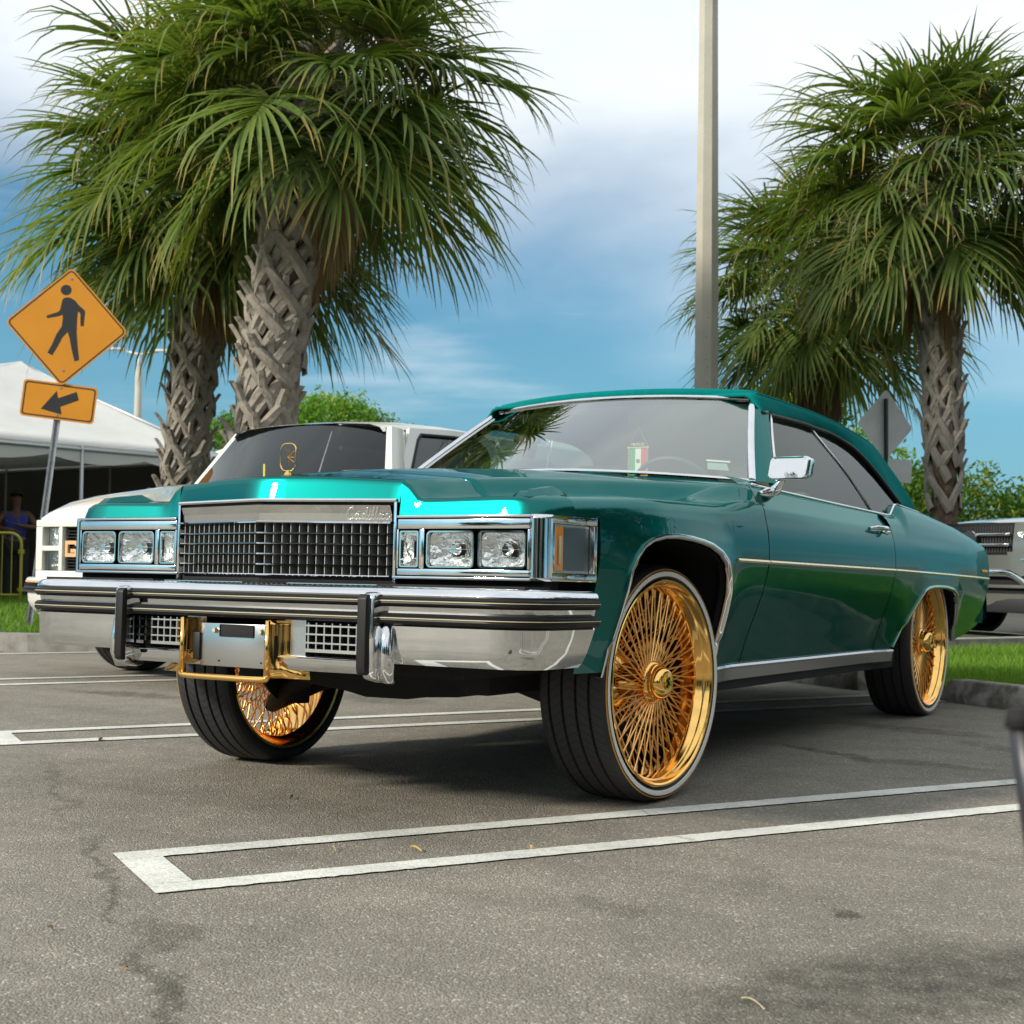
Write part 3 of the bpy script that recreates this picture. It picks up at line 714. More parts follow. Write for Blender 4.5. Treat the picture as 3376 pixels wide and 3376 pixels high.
# canvas roof
RT = [(-1.315, .612, 1.452, 1.468), (-1.335, .622, 1.462, 1.480), (-1.37, .630, 1.466, 1.486), (-1.6, .645, 1.462, 1.497), (-2.0, .662, 1.454, 1.502), (-2.3, .672, 1.438, 1.492), (-2.55, .680, 1.414, 1.474), (-2.70, .688, 1.396, 1.455), (-2.78, .700, 1.370, 1.43), (-2.83, .730, 1.310, 1.38), (-2.88, .770, 1.240, 1.31), (-2.93, .805, 1.165, 1.22), (-2.975, .825, 1.10, 1.13), (-3.01, .830, 1.068, 1.085)]
ZBT = [(-1.30, 1.385), (-1.35, 1.388), (-1.8, 1.398), (-2.17, 1.390), (-2.38, 1.360), (-2.50, 1.318), (-2.60, 1.245), (-2.68, 1.150), (-2.73, 1.078), (-2.8, 1.066), (-3.02, 1.050)]
def ysg(z): return .872-(z-1.03)*.575
rows = []
xs_ = sorted(set(list(np.linspace(-1.315, -1.37, 4))+list(np.linspace(-1.40, -2.30, 16))+list(np.linspace(-2.34, -2.78, 16))+list(np.linspace(-2.79, -3.01, 14))), reverse=True)
for x in xs_:
    q = x
    w = itp(x, sorted((a[0], a[1]) for a in RT)); ze = itp(x, sorted((a[0], a[2]) for a in RT)); zc = itp(x, sorted((a[0], a[3]) for a in RT)); zb = itp(x, sorted(ZBT))
    zb = min(zb, ze-.012); yb = ysg(zb)+.006
    if x < -2.73: yb = .853
    half = []
    for t in (0, .15, .35, .6, .85):
        z = zb+(ze-.012-zb)*t; y = yb+(w+.012-yb)*t+.004*sin(t*pi)+.006*sin(x*21)*sin(t*pi)*(1 if x < -2.5 else .4)
        half.append((x, y, z))
    half += [(x, w+.010, ze-.006), (x, w+.002, ze), (x, w-.02, ze+.008)]
    for t in (.25, .5, .75, 1):
        y = (w-.02)*(1-t); half.append((x, y, ze+.008+(zc-ze-.008)*(1-(y/w)**2)))
    rows.append([(p[0], -p[1], p[2]) for p in half[:-1]]+half[::-1])
V, F = grid(rows); cvs = MB(); cvs.add(V, F); cv_o = cvs.obj('canvas_top', M['top'], car, True, 60); solid(cv_o, .012)
# header roll over the screen and a seam
mb = MB(); mb.tube([(wsg(1.06, y).x-.026, wsg(1.06, y).y*1.01, wsg(1.06, y).z+.006) for y in np.linspace(-1.03, 1.03, 30)], .024, 12); mb.obj('canvas_header_roll', M['top'], car, True)
for s in (1, -1):
    P = []
    for x in np.linspace(-1.36, -2.80, 26):
        w = itp(x, sorted((a[0], a[1]) for a in RT)); ze = itp(x, sorted((a[0], a[2]) for a in RT)); P.append((x, s*(w-.004), ze+.004))
    mb = MB(); mb.tube(P, .006, 6); mb.obj('canvas_seam', M['top'], car, True)
    # drip rail / weather seal round the window opening
    P = []
    for x in [-1.31, -1.5, -1.8, -2.0, -2.17, -2.38, -2.50, -2.60, -2.68, -2.725]:
        z = itp(x, sorted(ZBT))-.006; P.append((x, s*(ysg(z)+.001), z))
    mb = MB(); mb.tube(spath(P, 4), .011, 8); mb.obj('window_seal', M['black'], car, True)
    # side glass: door and quarter
    def gz(x): return itp(x, sorted(ZBT))-.010
    def pane_(nm, x0, x1, slant0, slant1, m):
        rows = []
        for k in range(13):
            t = k/12; xb = x0[0]+(x1[0]-x0[0])*t; xt = x0[1]+(x1[1]-x0[1])*t
            zt = gz(xt); zb = belt_z(max(xb, -2.44)); zt = max(zt, zb+.002)
            rows.append([(xb+(xt-xb)*u_, s*(ysg(zb+(zt-zb)*u_)-.012+.006*sin(u_*pi)), zb+(zt-zb)*u_) for u_ in np.linspace(0, 1, 6)])
        V, F = grid(rows); return mo(nm, V, F, m, car, True)
    pane_('door_window', (-.93, -1.31), (-2.185, -1.935), 0, 0, M['side_glass'])
    pane_('quarter_window', (-2.20, -1.95), (-2.70, -2.68), 0, 0, M['side_glass'])
    mb = MB(); mb.tube([(-2.192, s*(ysg(1.02)-.006), 1.022), (-2.10, s*(ysg(1.2)-.002), 1.20), (-1.942, s*(ysg(1.375)-.006), 1.378)], .0032, 6); mb.obj('window_divider', M['chrome'], car, True)
    # belt moulding
    P = [(x, s*.874, belt_z(x)+.003) for x in np.linspace(-.70, -2.40, 30)]+[(-2.43, s*.874, 1.026), (-2.50, s*.872, 1.074), (-2.56, s*.870, 1.082)]
    mb = MB(); mb.tube(P, .0065, 6); mb.obj('belt_moulding', M['chrome'], car, True)
    P = [(x, s*.868, itp(x, QT)+.004) for x in np.linspace(-2.56, -3.0, 8)]; mb = MB(); mb.tube(P, .004, 5); mb.obj('belt_moulding', M['chrome'], car, True)
    # door handle, lock
    y = ysd(-2.0, .93)
    mb = MB(); mb.tube([(-1.90, s*(y-.004), .940), (-1.93, s*(y+.018), .944), (-2.05, s*(y+.024), .945), (-2.11, s*(y+.016), .943), (-2.125, s*(y-.004), .942)], [.006, .010, .011, .010, .007], 8)
    dh = mb.obj('door_handle', M['chrome'], car, True, 60)
    mb = MB(); mb.tube([(-2.055, s*(y+.004), .930), (-2.07, s*(y+.024), .926), (-2.10, s*(y+.024), .930)], [.006, .010, .007], 8); mb.obj('handle_button', M['chrome'], dh, True)
    mb = MB(); mb.tube([(-2.085, s*(y-.004), .880), (-2.085, s*(y+.006), .880)], .009, 14); mb.obj('door_lock', M['chrome'], car, True, 40)
    # gold script badge near the tail
    mb = MB(); random.seed(3)
    for k in range(5):
        x = -3.93-.035*k*.9; mb.tube(spath([(x, s*(ysd(x, .79)+.003), .782), (x-.004, s*(ysd(x, .79)+.003), .800-.004*(k % 2)), (x-.018, s*(ysd(x, .79)+.003), .786), (x-.026, s*(ysd(x, .79)+.003), .796)], 3), .0022, 5)
    mb.obj('script_badge', M['gold'], car, True)
    # mirror
    mr = MB(); rows = []
    cx0, cz0 = -.80, 1.108
    def mp_(a, c_, o): return (cx0-o-c_*.42, s*(.985+a*1.0), cz0+c_)
    mw, mh = .150, .085
    for o, k in ((-.030, .80), (-.034, .93), (-.028, .985), (-.012, 1.0), (.030, .97), (.034, .93)):
        rows.append([mp_(p[0]*k, p[1]*k, o) for p in rrect(mw, mh, .018, 5)])
    V, F = grid(rows, True); n = len(rows[0]); F.append(tuple(range(n))); F.append(tuple(len(V)-1-i for i in range(n)))
    mr.add(V, F); mi = mr.obj('wing_mirror', M['chrome'], car, True, 40)
    mb = MB(); mb.tube([(-.79, s*.955, 1.068), (-.785, s*.945, 1.045), (-.80, s*.925, 1.025)], [.012, .015, .022], 10); mb.tube([(-.83, s*.90, 1.014), (-.76, s*.91, 1.016), (-.72, s*.895, 1.012)], [.012, .020, .008], 10); mb.obj('mirror_stalk', M['chrome'], mi, True, 60)
    if s > 0: script('script_emblem', lambda a, c_: (cx0+.0350-(c_-.03)*.42, .985-.01+a, cz0-.03+c_), .012, M['matte'], mi, .0006)
# interior
mb = MB(); mb.box(-3.3, -.62, -.80, .80, .44, .50); mb.obj('cabin_floor', M['dash'], car)
mb = MB()
rows = []
for y in np.linspace(-.74, .74, 13): k_ = -.235*(abs(y)/.795)**2.2-.03; rows.append([(-.66+k_, y, 1.05), (-.80+k_, y, 1.068), (-.98+k_*.7, y, 1.06), (-1.02+k_*.4, y, 1.02), (-.95, y, .75)])
V, F = grid(rows); mb.add(V, F).obj('dashboard', M['dash'], car, True)
def seat(nm, x, y0, y1, zt):
    b_ = MB(); out = [(x+.50, .62), (x+.52, .74), (x+.48, .79), (x+.08, .76), (x-.06, zt-.03), (x-.10, zt), (x-.17, zt-.01), (x-.20, zt-.08), (x-.10, .60)]
    b_.prism(out, 'y', y0, y1); return b_.obj(nm, M['interior'], car, bevel=.03)
seat('front_seat', -1.75, .06, .68, 1.10); seat('front_seat', -1.75, -.68, -.06, 1.10); seat('rear_seat', -2.75, -.62, .62, 1.10)
for yy in (.37, -.37):
    mb = MB(); mb.prism([(-1.90, 1.12), (-1.86, 1.22), (-1.93, 1.25), (-1.98, 1.20), (-1.97, 1.12)], 'y', yy-.13, yy+.13); mb.obj('head_rest', M['interior'], car, bevel=.02)
mb = MB(); c_ = Vector((-1.16, .37, 1.02)); ax = Vector((-.85, 0, .5)).normalized(); u1 = Vector((0, 1, 0)); u2 = ax.cross(u1)
mb.tube([c_+(u1*cos(a)+u2*sin(a))*.19 for a in np.linspace(0, 2*pi, 32, endpoint=False)], .011, 8, closed=True); mb.tube([c_-u1*.18, c_+u1*.18], .012, 6); mb.tube([c_, c_-ax*.25], .025, 8); mb.obj('steering_wheel', M['dash'], car, True)
rows = []
for x in (-1.40, -1.9, -2.4, -2.70):
    w = itp(x, sorted((a[0], a[1]) for a in RT)); ze = itp(x, sorted((a[0], a[2]) for a in RT)); rows.append([(x, y, ze-.035+.02*(1-(y/.6)**2)) for y in np.linspace(-w+.03, w-.03, 7)])
rows.append([(-2.92, y, 1.10) for y in np.linspace(-.66, .66, 7)])
V, F = grid(rows); mb = MB(); mb.add(V, F).obj('headliner', M['liner'], car, True)
for s in (1, -1): mb = MB(); mb.box(-2.9, -.66, min(s*.83, s*.80), max(s*.83, s*.80), .5, 1.01); mb.obj('door_card', M['interior'], car)
mb = MB(); mb.prism([(-1.16, 1.395), (-1.18, 1.34), (-1.20, 1.345), (-1.18, 1.40)], 'y', -.13, .13); mb.obj('rear_view_mirror', M['matte'], car, bevel=.005)
# pennant hanging from the mirror (green, white, red)
pn = thing('pennant', 'small fringed green white and red pennant lettered MEXICO hanging behind the windscreen', 'pennant', (0, 0, 0))
R_ = Matrix.Rotation(-BPI, 4, 'Y')
pn.matrix_world = R_ @ Matrix.Translation((-1.20, .175, 1.19))
mm = [mat('pennant_green', (0.0, .25, .10), .8), mat('pennant_white', (.75, .74, .70), .8), mat('pennant_red', (.62, .02, .03), .8), mat('fringe_gold', (.65, .50, .16), .8)]
for k in range(3):
    mb = MB(); y0 = -.039+.026*k; mb.add([(0, y0, -.06+(.0 if k != 1 else -.0)), (0, y0+.026, -.06), (0, y0+.026, .052), (0, y0, .052)]+[(-.003, y0, -.06), (-.003, y0+.026, -.06), (-.003, y0+.026, .052), (-.003, y0, .052)], [(0, 1, 2, 3), (7, 6, 5, 4), (0, 4, 5, 1), (3, 2, 6, 7)]); mb.obj('cloth_stripe', mm[k], pn)
mb = MB()
for k in range(16): y = -.042+.084*k/15; mb.box(-.001, .001, y-.0012, y+.0012, -.074, -.059)
for k in range(18):
    z = -.06+.112*k/17
    for s in (1, -1): mb.box(-.001, .001, min(s*.039, s*.047), max(s*.039, s*.047), z-.0012, z+.0012)
mb.obj('fringe', mm[3], pn)
mb = MB(); mb.tube([(.001, -.05, .056), (.001, .05, .056)], .0028, 6); mb.tube([(0, -.048, .056), (0, 0, .14), (0, .048, .056)], .0008, 4); mb.obj('hanger', mm[3], pn)
def text_obj(name, body, size, m, parent, mtx, extr=.0006):
    cu_ = bpy.data.curves.new(name, 'FONT'); cu_.body = body; cu_.size = size; cu_.extrude = extr; cu_.align_x = 'CENTER'
    o = bpy.data.objects.new(name, cu_); COL.objects.link(o); bpy.context.view_layer.update()
    me = bpy.data.meshes.new_from_object(o.evaluated_get(bpy.context.evaluated_depsgraph_get())); bpy.data.objects.remove(o)
    me.materials.clear(); me.materials.append(m); o = bpy.data.objects.new(name, me); link(o, parent); o.matrix_basis = mtx; return o
fx = Matrix(((0, 0, 1, .003), (1, 0, 0, 0), (0, 1, 0, .030), (0, 0, 0, 1)))
text_obj('lettering', 'MEXICO', .016, mm[1], pn, Matrix(((0, 0, 1, .003), (1, 0, 0, 0), (0, 1, 0, .064), (0, 0, 0, 1))))
mb = MB(); mb.tube([(.001, 0, .0), (.002, 0, .0)], .009, 10); mb.obj('crest', mat('crest_brown', (.18, .12, .06), .8), pn)
# inspection sticker low in the screen corner
p0 = wsg(.10, .83); p1 = wsg(.10, .92); p2 = wsg(.18, .91); p3 = wsg(.18, .825)
mb = MB(); mb.add([p+Vector((-.008, 0, -.006)) for p in (p0, p1, p2, p3)], [(0, 1, 2, 3)]); mb.obj('screen_sticker', mat('sticker_pale', (.30, .38, .34), .6), car)
mb = MB(); mb.add([p+Vector((-.005, 0, -.004)) for p in (wsg(.19, .82), wsg(.19, .925), wsg(.21, .925), wsg(.21, .82))], [(0, 1, 2, 3)]); mb.obj('screen_sticker', mm[1], car)
# underbody
mb = MB(); mb.box(-4.0, .78, -.62, .62, .40, .46); mb.obj('underbody', M['under'], car)
for s in (1, -1): mb = MB(); mb.box(-3.9, .45, min(s*.40, s*.50), max(s*.40, s*.50), .33, .42); mb.obj('frame_rail', M['under'], car, bevel=.01)
mb = MB(); mb.prism([(-.60, .42), (-.50, .36), (-.38, .315), (-.2, .295), (-.12, .280), (.05, .282), (.08, .290), (.25, .30), (.42, .345), (.52, .40), (.6, .44), (-.6, .44)], 'x', -.10, .25); mb.obj('cross_member', M['under'], car, bevel=.01)
mb = MB(); mb.prism([(-.25, .42), (-.2, .30), (.15, .29), (.22, .42)], 'x', -.9, -.1); mb.obj('oil_pan', M['under'], car, bevel=.015)
for s in (1, -1):
    mb = MB(); mb.tube([(.12, s*.40, .36), (.05, s*.60, .28), (.0, s*.74, .20)], [.04, .035, .03], 8); mb.tube([(-.25, s*.40, .36), (-.1, s*.60, .28), (.0, s*.74, .20)], [.03, .03, .03], 8); mb.obj('control_arm', M['under'], car, True)
    mb = MB(); mb.tube([(0, s*.62, .22), (0, s*.60, .52)], [.05, .06], 12); mb.obj('front_strut', M['under'], car, True)
mb = MB(); mb.tube([(-3.086, -.75, .35), (-3.086, .75, .35)], .045, 10); mb.tube([(-3.086, 0, .35), (-3.0, 0, .35)], [.14, .10], 12); mb.obj('rear_axle', M['under'], car, True)
mb = MB(); mb.tube([(-.9, .25, .37), (-3.0, .30, .37), (-3.6, .45, .35), (-4.1, .45, .38)], .03, 8); mb.tube([(-3.3, -.35, .36), (-4.0, -.35, .36)], .09, 12); mb.obj('exhaust', M['under'], car, True)

# ================= wheels =================
def tread_mat():
    m = bpy.data.materials.new('tyre_tread'); m.use_nodes = True; N = m.node_tree.nodes; L = m.node_tree.links; b_ = N['Principled BSDF']
    b_.inputs['Base Color'].default_value = (.022, .022, .024, 1); b_.inputs['Roughness'].default_value = .6
    t = N.new('ShaderNodeTexCoord'); s_ = N.new('ShaderNodeSeparateXYZ'); L.new(t.outputs['Object'], s_.inputs[0])
    def m_(op, a, b2=None, c2=None):
        n = N.new('ShaderNodeMath'); n.operation = op
        for i, v_ in enumerate((a, b2, c2)):
            if v_ is None: continue
            if hasattr(v_, 'is_output'): L.new(v_, n.inputs[i])
            else: n.inputs[i].default_value = v_
        return n.outputs[0]
    a = m_('ARCTAN2', s_.outputs[2], s_.outputs[0]); a = m_('MULTIPLY', a, 84/(2*pi)); skew = m_('MULTIPLY', s_.outputs[1], 22); a = m_('ADD', a, m_('ABSOLUTE', skew))
    f_ = m_('FRACT', a); g_ = m_('LESS_THAN', f_, .13); inv = m_('SUBTRACT', 1, g_)
    bp = N.new('ShaderNodeBump'); bp.inputs['Strength'].default_value = 1; bp.inputs['Distance'].default_value = .004; L.new(inv, bp.inputs['Height']); L.new(bp.outputs[0], b_.inputs['Normal'])
    mx = N.new('ShaderNodeMix'); mx.data_type = 'RGBA'; mx.inputs[6].default_value = (.022, .022, .024, 1); mx.inputs[7].default_value = (.006, .006, .006, 1); L.new(g_, mx.inputs[0]); L.new(mx.outputs[2], b_.inputs['Base Color'])
    return m
M['tread'] = tread_mat()
R = .370
def wheel_meshes():
    D = {}
    # sidewalls + tread; y=+.12 is the outer face
    mb = MB(); side = [(.316, .098), (.322, .110), (.334, .1175), (.348, .1195), (.358, .115), (.3645, .104)]
    mb.rev(side, 96); mb.rev([(r, -y) for r, y in side], 96); D['tyre_side'] = mb
    gr = [-.074, -.028, .020, .066]; pr = [(.3645, .104), (.3690, .090)]
    y = .090
    for g in reversed(gr):
        w_ = .0045; pr += [(.3705, g+w_+.001), (.362, g+w_*.6), (.362, g-w_*.6), (.3705, g-w_-.001)]
    pr += [(.3690, -.090), (.3645, -.104)]
    mb = MB(); mb.rev(pr, 120); D['tread'] = mb
    mb = MB(); mb.rev([(.3335, .1180), (.3345, .1195), (.341, .1212), (.3480, .1210), (.3490, .1195)], 96); D['white_ring'] = mb
    mb = MB(); mb.rev([(.3530, .1185), (.3535, .1200), (.3562, .1185), (.3566, .1165)], 96); D['gold_ring'] = mb
    # rim: outer lip, step, barrel, inner lip
    mb = MB(); mb.rev([(.3175, .100), (.3225, .113), (.3235, .1175), (.3215, .1195), (.316, .119), (.311, .1145), (.308, .106), (.304, .099), (.299, .096), (.296, .091), (.293, .081), (.289, .075), (.2865, .060), (.284, .02), (.281, -.03), (.280, -.075), (.292, -.085), (.300, -.10), (.310, -.112), (.320, -.114), (.322, -.105), (.308, -.095), (.295, -.06), (.292, 0), (.30, .05), (.311, .09)], 120, close=True); D['rim'] = mb
    mb = MB(); mb.rev([(.0, .124), (.020, .1245), (.030, .127), (.037, .126), (.046, .118), (.0525, .104), (.0535, .094), (.056, .092), (.0575, .084), (.062, .082), (.0655, .078), (.0655, .060), (.058, .055), (.055, .03), (.055, -.03), (.078, -.042), (.088, -.050), (.088, -.064), (.07, -.07), (.0, -.07)], 64); D['hub'] = mb
    mb = MB()
    for k in range(60):
        a = 2*pi*k/60; c_ = Vector((cos(a), 0, sin(a))); mb.bar(c_*.0625+Vector((0, .077, 0)), c_*.0645+Vector((0, .060, 0)), .0025, .0025, c_)
    D['hub_serration'] = mb
    mb = MB(); mb.tube([(0, .126, 0), (0, .1285, 0)], .020, 20); D['cap_disc'] = mb
    mb = MB(); mb.tube(spath([(-.009, .1295, .013), (.005, .1295, .008), (-.004, .1295, .0), (.009, .1295, -.012)], 4), .003, 5); mb.tube([(-.012, .1295, -.009), (.005, .1295, .004)], .0016, 5); D['cap_emblem'] = mb
    # spokes
    def spoke(r0, y0, r1, y1, da, r_):
        b_ = MB(); a0 = da; p0 = Vector((r0*cos(a0), y0, r0*sin(a0))); p1 = Vector((r1, y1, 0)); d = (p1-p0).normalized()
        b_.tube([p0, p1], r_, 6, caps=False); b_.tube([p1-d*.022, p1-d*.004, p1], [.0042, .0046, .006], 6); return b_
    D['spoke_outer_a'] = spoke(.058, .066, .288, .060, .40, .0029); D['spoke_outer_b'] = spoke(.058, .073, .288, .068, -.40, .0029)
    D['spoke_inner_a'] = spoke(.084, -.056, .286, .040, .55, .0023); D['spoke_inner_b'] = spoke(.084, -.060, .285, .026, -.55, .0023)
    return D
WD = wheel_meshes(); WM = {}
MT = {'tyre_side': 'tyre', 'tread': 'tread', 'white_ring': 'white_wall', 'gold_ring': 'gold_wall', 'rim': 'gold', 'hub': 'gold', 'hub_serration': 'gold', 'cap_disc': 'gold', 'cap_emblem': 'matte'}
def make_wheel(parent, lx, ly, lz, side, steer, spokes, tyre_w=1.0):
    """wheel part under the car; spokes: 'parts' or 'joined'"""
    def mk(key, name, par):
        if key not in WM:
            mat_ = M[MT.get(key, 'gold_soft')]; o = WD[key].obj(name, mat_, par, True, 35 if key != 'rim' else 28); WM[key] = o.data
        else:
            o = bpy.data.objects.new(name, WM[key]); link(o, par)
        return o
    w = mk('rim', 'wheel', parent)
    rot = 0 if side > 0 else pi
    w.matrix_basis = Matrix.Rotation(BPI, 4, 'Y') @ Matrix.Translation((lx, ly, lz)) @ Matrix.Rotation(steer+rot, 4, 'Z') @ Matrix.Rotation(random.uniform(0, .3), 4, 'Y')
    mk('tyre_side', 'tyre_sidewall', w); mk('tread', 'tyre_tread', w); mk('white_ring', 'white_wall', w); mk('gold_ring', 'gold_stripe', w); mk('hub', 'hub', w); mk('hub_serration', 'hub_serration', w); mk('cap_disc', 'hub_cap', w); mk('cap_emblem', 'cap_emblem', w)
    n = 36
    for q, key in enumerate(('spoke_outer_a', 'spoke_outer_b', 'spoke_inner_a', 'spoke_inner_b')):
        nn = 36 if q < 2 else 24
        if spokes == 'parts':
            for k in range(nn):
                o = mk(key, 'spoke', w); o.matrix_basis = Matrix.Rotation(-2*pi*(k+(.5 if q % 2 else 0))/nn, 4, 'Y')
        else:
            b_ = MB()
            for k in range(nn):
                Rk = Matrix.Rotation(-2*pi*(k+(.5 if q % 2 else 0))/nn, 4, 'Y'); b_.add([Rk @ Vector(p) for p in WD[key].V], WD[key].F)
            o = b_.obj('spoke_set', M['gold_soft'], w, True); o['kind'] = 'stuff'
    mb = MB(); mb.tube([(0, -.066, 0), (0, -.10, 0)], [.13, .15], 24)
    mb.obj('brake_drum', M['under'], w, True, 40)
    mb = MB(); mb.tube([(.278, .075, .02), (.270, .10, .02)], [.004, .003], 6); mb.obj('valve_stem', M['chrome'], w, True)
    return w
make_wheel(car, 0, .879-.12, R, 1, -radians(4.1), 'parts')
make_wheel(car, 0, -(.879-.12), R, -1, radians(1.5), 'joined')
make_wheel(car, -3.086, .895-.12, R, 1, 0, 'parts')
make_wheel(car, -3.086, -(.895-.12), R, -1, 0, 'joined')
# ================= ground =================
O2 = Vector((1.508, .042)); E1 = Vector((-.850, .527)); E2 = Vector((.527, .850))
def gp(t, s, z=0.0): p = O2+E1*t+E2*s; return (p.x, p.y, z)
def ground_mat(name, c0, c1, c2, rough, stains=(), seams=(), big=(.35, .65), soft=1.0):
    m = bpy.data.materials.new(name); m.use_nodes = True; N = m.node_tree.nodes; L = m.node_tree.links; b_ = N['Principled BSDF']; b_.inputs['Roughness'].default_value = rough
    b_.inputs['Specular IOR Level'].default_value = .35
    t = N.new('ShaderNodeTexCoord'); P_ = t.outputs['Object']
    def noise(sc, det=4, ro=.6, vec=P_):
        n = N.new('ShaderNodeTexNoise'); n.inputs['Scale'].default_value = sc; n.inputs['Detail'].default_value = det; n.inputs['Roughness'].default_value = ro; L.new(vec, n.inputs['Vector']); return n
    def mr(src, a, b2, c=0, d=1, sm_=False):
        n = N.new('ShaderNodeMapRange'); n.inputs[1].default_value = a; n.inputs[2].default_value = b2; n.inputs[3].default_value = c; n.inputs[4].default_value = d
        if sm_: n.interpolation_type = 'SMOOTHSTEP'
        L.new(src, n.inputs[0]); return n.outputs[0]
    def mix(f, a, b2, blend='MIX'):
        n = N.new('ShaderNodeMix'); n.data_type = 'RGBA'; n.blend_type = blend
        if hasattr(f, 'is_output'): L.new(f, n.inputs[0])
        else: n.inputs[0].default_value = f
        for i, v_ in ((6, a), (7, b2)):
            if hasattr(v_, 'is_output'): L.new(v_, n.inputs[i])
            else: n.inputs[i].default_value = (*v_, 1)
        return n.outputs[2]
    def math_(op, a, b2):
        n = N.new('ShaderNodeMath'); n.operation = op
        for i, v_ in enumerate((a, b2)):
            if hasattr(v_, 'is_output'): L.new(v_, n.inputs[i])
            else: n.inputs[i].default_value = v_
        return n.outputs[0]
    v1 = N.new('ShaderNodeTexVoronoi'); v1.inputs['Scale'].default_value = 175; L.new(P_, v1.inputs['Vector'])
    v2 = N.new('ShaderNodeTexVoronoi'); v2.inputs['Scale'].default_value = 260; L.new(P_, v2.inputs['Vector'])
    hs = N.new('ShaderNodeSeparateColor'); L.new(v1.outputs['Color'], hs.inputs[0])
    agg = mr(hs.outputs[0], .0, 1.0); col = mix(agg, c0, c1); col = mix(mr(hs.outputs[1], .90, .97), col, c2)
    edge = mr(v1.outputs['Distance'], .0, .62, 1.15, .55); hsv = N.new('ShaderNodeSeparateColor'); L.new(v2.outputs['Color'], hsv.inputs[0])
    col = mix(.8*soft, col, mr(v1.outputs['Distance'], .1, .7, 1.0, .68), 'MULTIPLY')
    col = mix(.35*soft, col, mr(hsv.outputs[0], 0, 1, .6, 1.3), 'MULTIPLY')
    col = mix(1, col, mr(noise(.8, 6).outputs[0], *big, .84, 1.10), 'MULTIPLY')
    col = mix(1, col, mr(noise(6, 5).outputs[0], .3, .7, .86, 1.1), 'MULTIPLY')
    # streaky paver marks along the lane
    mpn = N.new('ShaderNodeMapping'); mpn.inputs['Rotation'].default_value = (0, 0, -atan2(E1.y, E1.x)+pi/2); mpn.inputs['Scale'].default_value = (2.2, .35, 1); L.new(P_, mpn.inputs[0])
    col = mix(1, col, mr(noise(1.6, 5, .6, mpn.outputs[0]).outputs[0], .35, .7, 1.06, .84), 'MULTIPLY')
    warp = noise(5, 5, .65); wv = N.new('ShaderNodeVectorMath'); wv.operation = 'MULTIPLY_ADD'; L.new(warp.outputs['Color'], wv.inputs[0]); wv.inputs[1].default_value = (.28, .28, 0); L.new(P_, wv.inputs[2])
    tot = None
    for (x, y, ang, a, b2, k) in stains:
        mp_n = N.new('ShaderNodeMapping'); mp_n.vector_type = 'TEXTURE'; mp_n.inputs['Location'].default_value = (x+.14, y+.14, 0); mp_n.inputs['Rotation'].default_value = (0, 0, ang); mp_n.inputs['Scale'].default_value = (a, b2, 1); L.new(wv.outputs[0], mp_n.inputs[0])
        ln = N.new('ShaderNodeVectorMath'); ln.operation = 'LENGTH'; L.new(mp_n.outputs[0], ln.inputs[0])
        f_ = mr(ln.outputs['Value'], .55, 1.15, k, 0, True); tot = f_ if tot is None else math_('MAXIMUM', tot, f_)
    if tot is not None:
        tot = math_('MULTIPLY', tot, mr(noise(14, 6, .7).outputs[0], .3, .62, .25, 1.0)); col = mix(tot, col, mix(1, col, (.36, .35, .33), 'MULTIPLY'))
    L.new(col, b_.inputs['Base Color'])
    h = math_('ADD', math_('MULTIPLY', v1.outputs['Distance'], -1.0), math_('MULTIPLY', v2.outputs['Distance'], -.5)); bp = N.new('ShaderNodeBump'); bp.inputs['Strength'].default_value = .8*soft; bp.inputs['Distance'].default_value = .004
    L.new(h, bp.inputs['Height']); L.new(bp.outputs[0], b_.inputs['Normal']); return m
dv = lambda a, b_: atan2(b_[1]-a[1], b_[0]-a[0])
st = [(1.55, 2.05, dv((1.95, 1.78), (1.2, 2.2)), .55, .22, .9), (-1.42, .95, dv((-1.58, .64), (-1.24, 1.17)), .34, .055, 1.0), (-1.32, 1.32, dv((-1.37, 1.11), (-1.3, 1.5)), .26, .08, .8), (-2.42, 1.0, dv((-2.41, .74), (-2.3, 1.4)), .42, .12, .8), (-2.0, 1.45, .9, .3, .1, .6),
      (-1.45, -3.0, dv((-1.39, -3.3), (-1.44, -2.6)), .5, .12, .8), (-2.1, -1.75, dv((-2.2, -2.1), (-1.97, -1.4)), .45, .2, .6), (1.08, 1.77, 1, .06, .03, .9), (-.007, -.267, 1.3, .05, .02, .9), (.66, -1.15, 1.0, .2, .03, .5), (1.0, -.72, dv((.63, -1.2), (1.33, -.29)), .55, .018, .55), (1.72, .25, dv((1.33, -.29), (2.11, .74)), .66, .018, .75), (2.25, .95, dv((2.1, .74), (2.4, 1.12)), .32, .04, 1.0), (2.0, .72, .9, .16, .06, .7), (1.3, 1.35, 1.1, .12, .05, .45), (.9, 1.5, .4, .2, .08, .3)]
asph = ground_mat('asphalt', (.245, .220, .176), (.335, .305, .250), (.52, .49, .42), .8, st)
mb = MB(); mb.add([(-900, -900, 0), (900, -900, 0), (900, 900, 0), (-900, 900, 0)], [(0, 1, 2, 3)]); gnd = mb.obj('ground', asph); gnd['kind'] = 'structure'
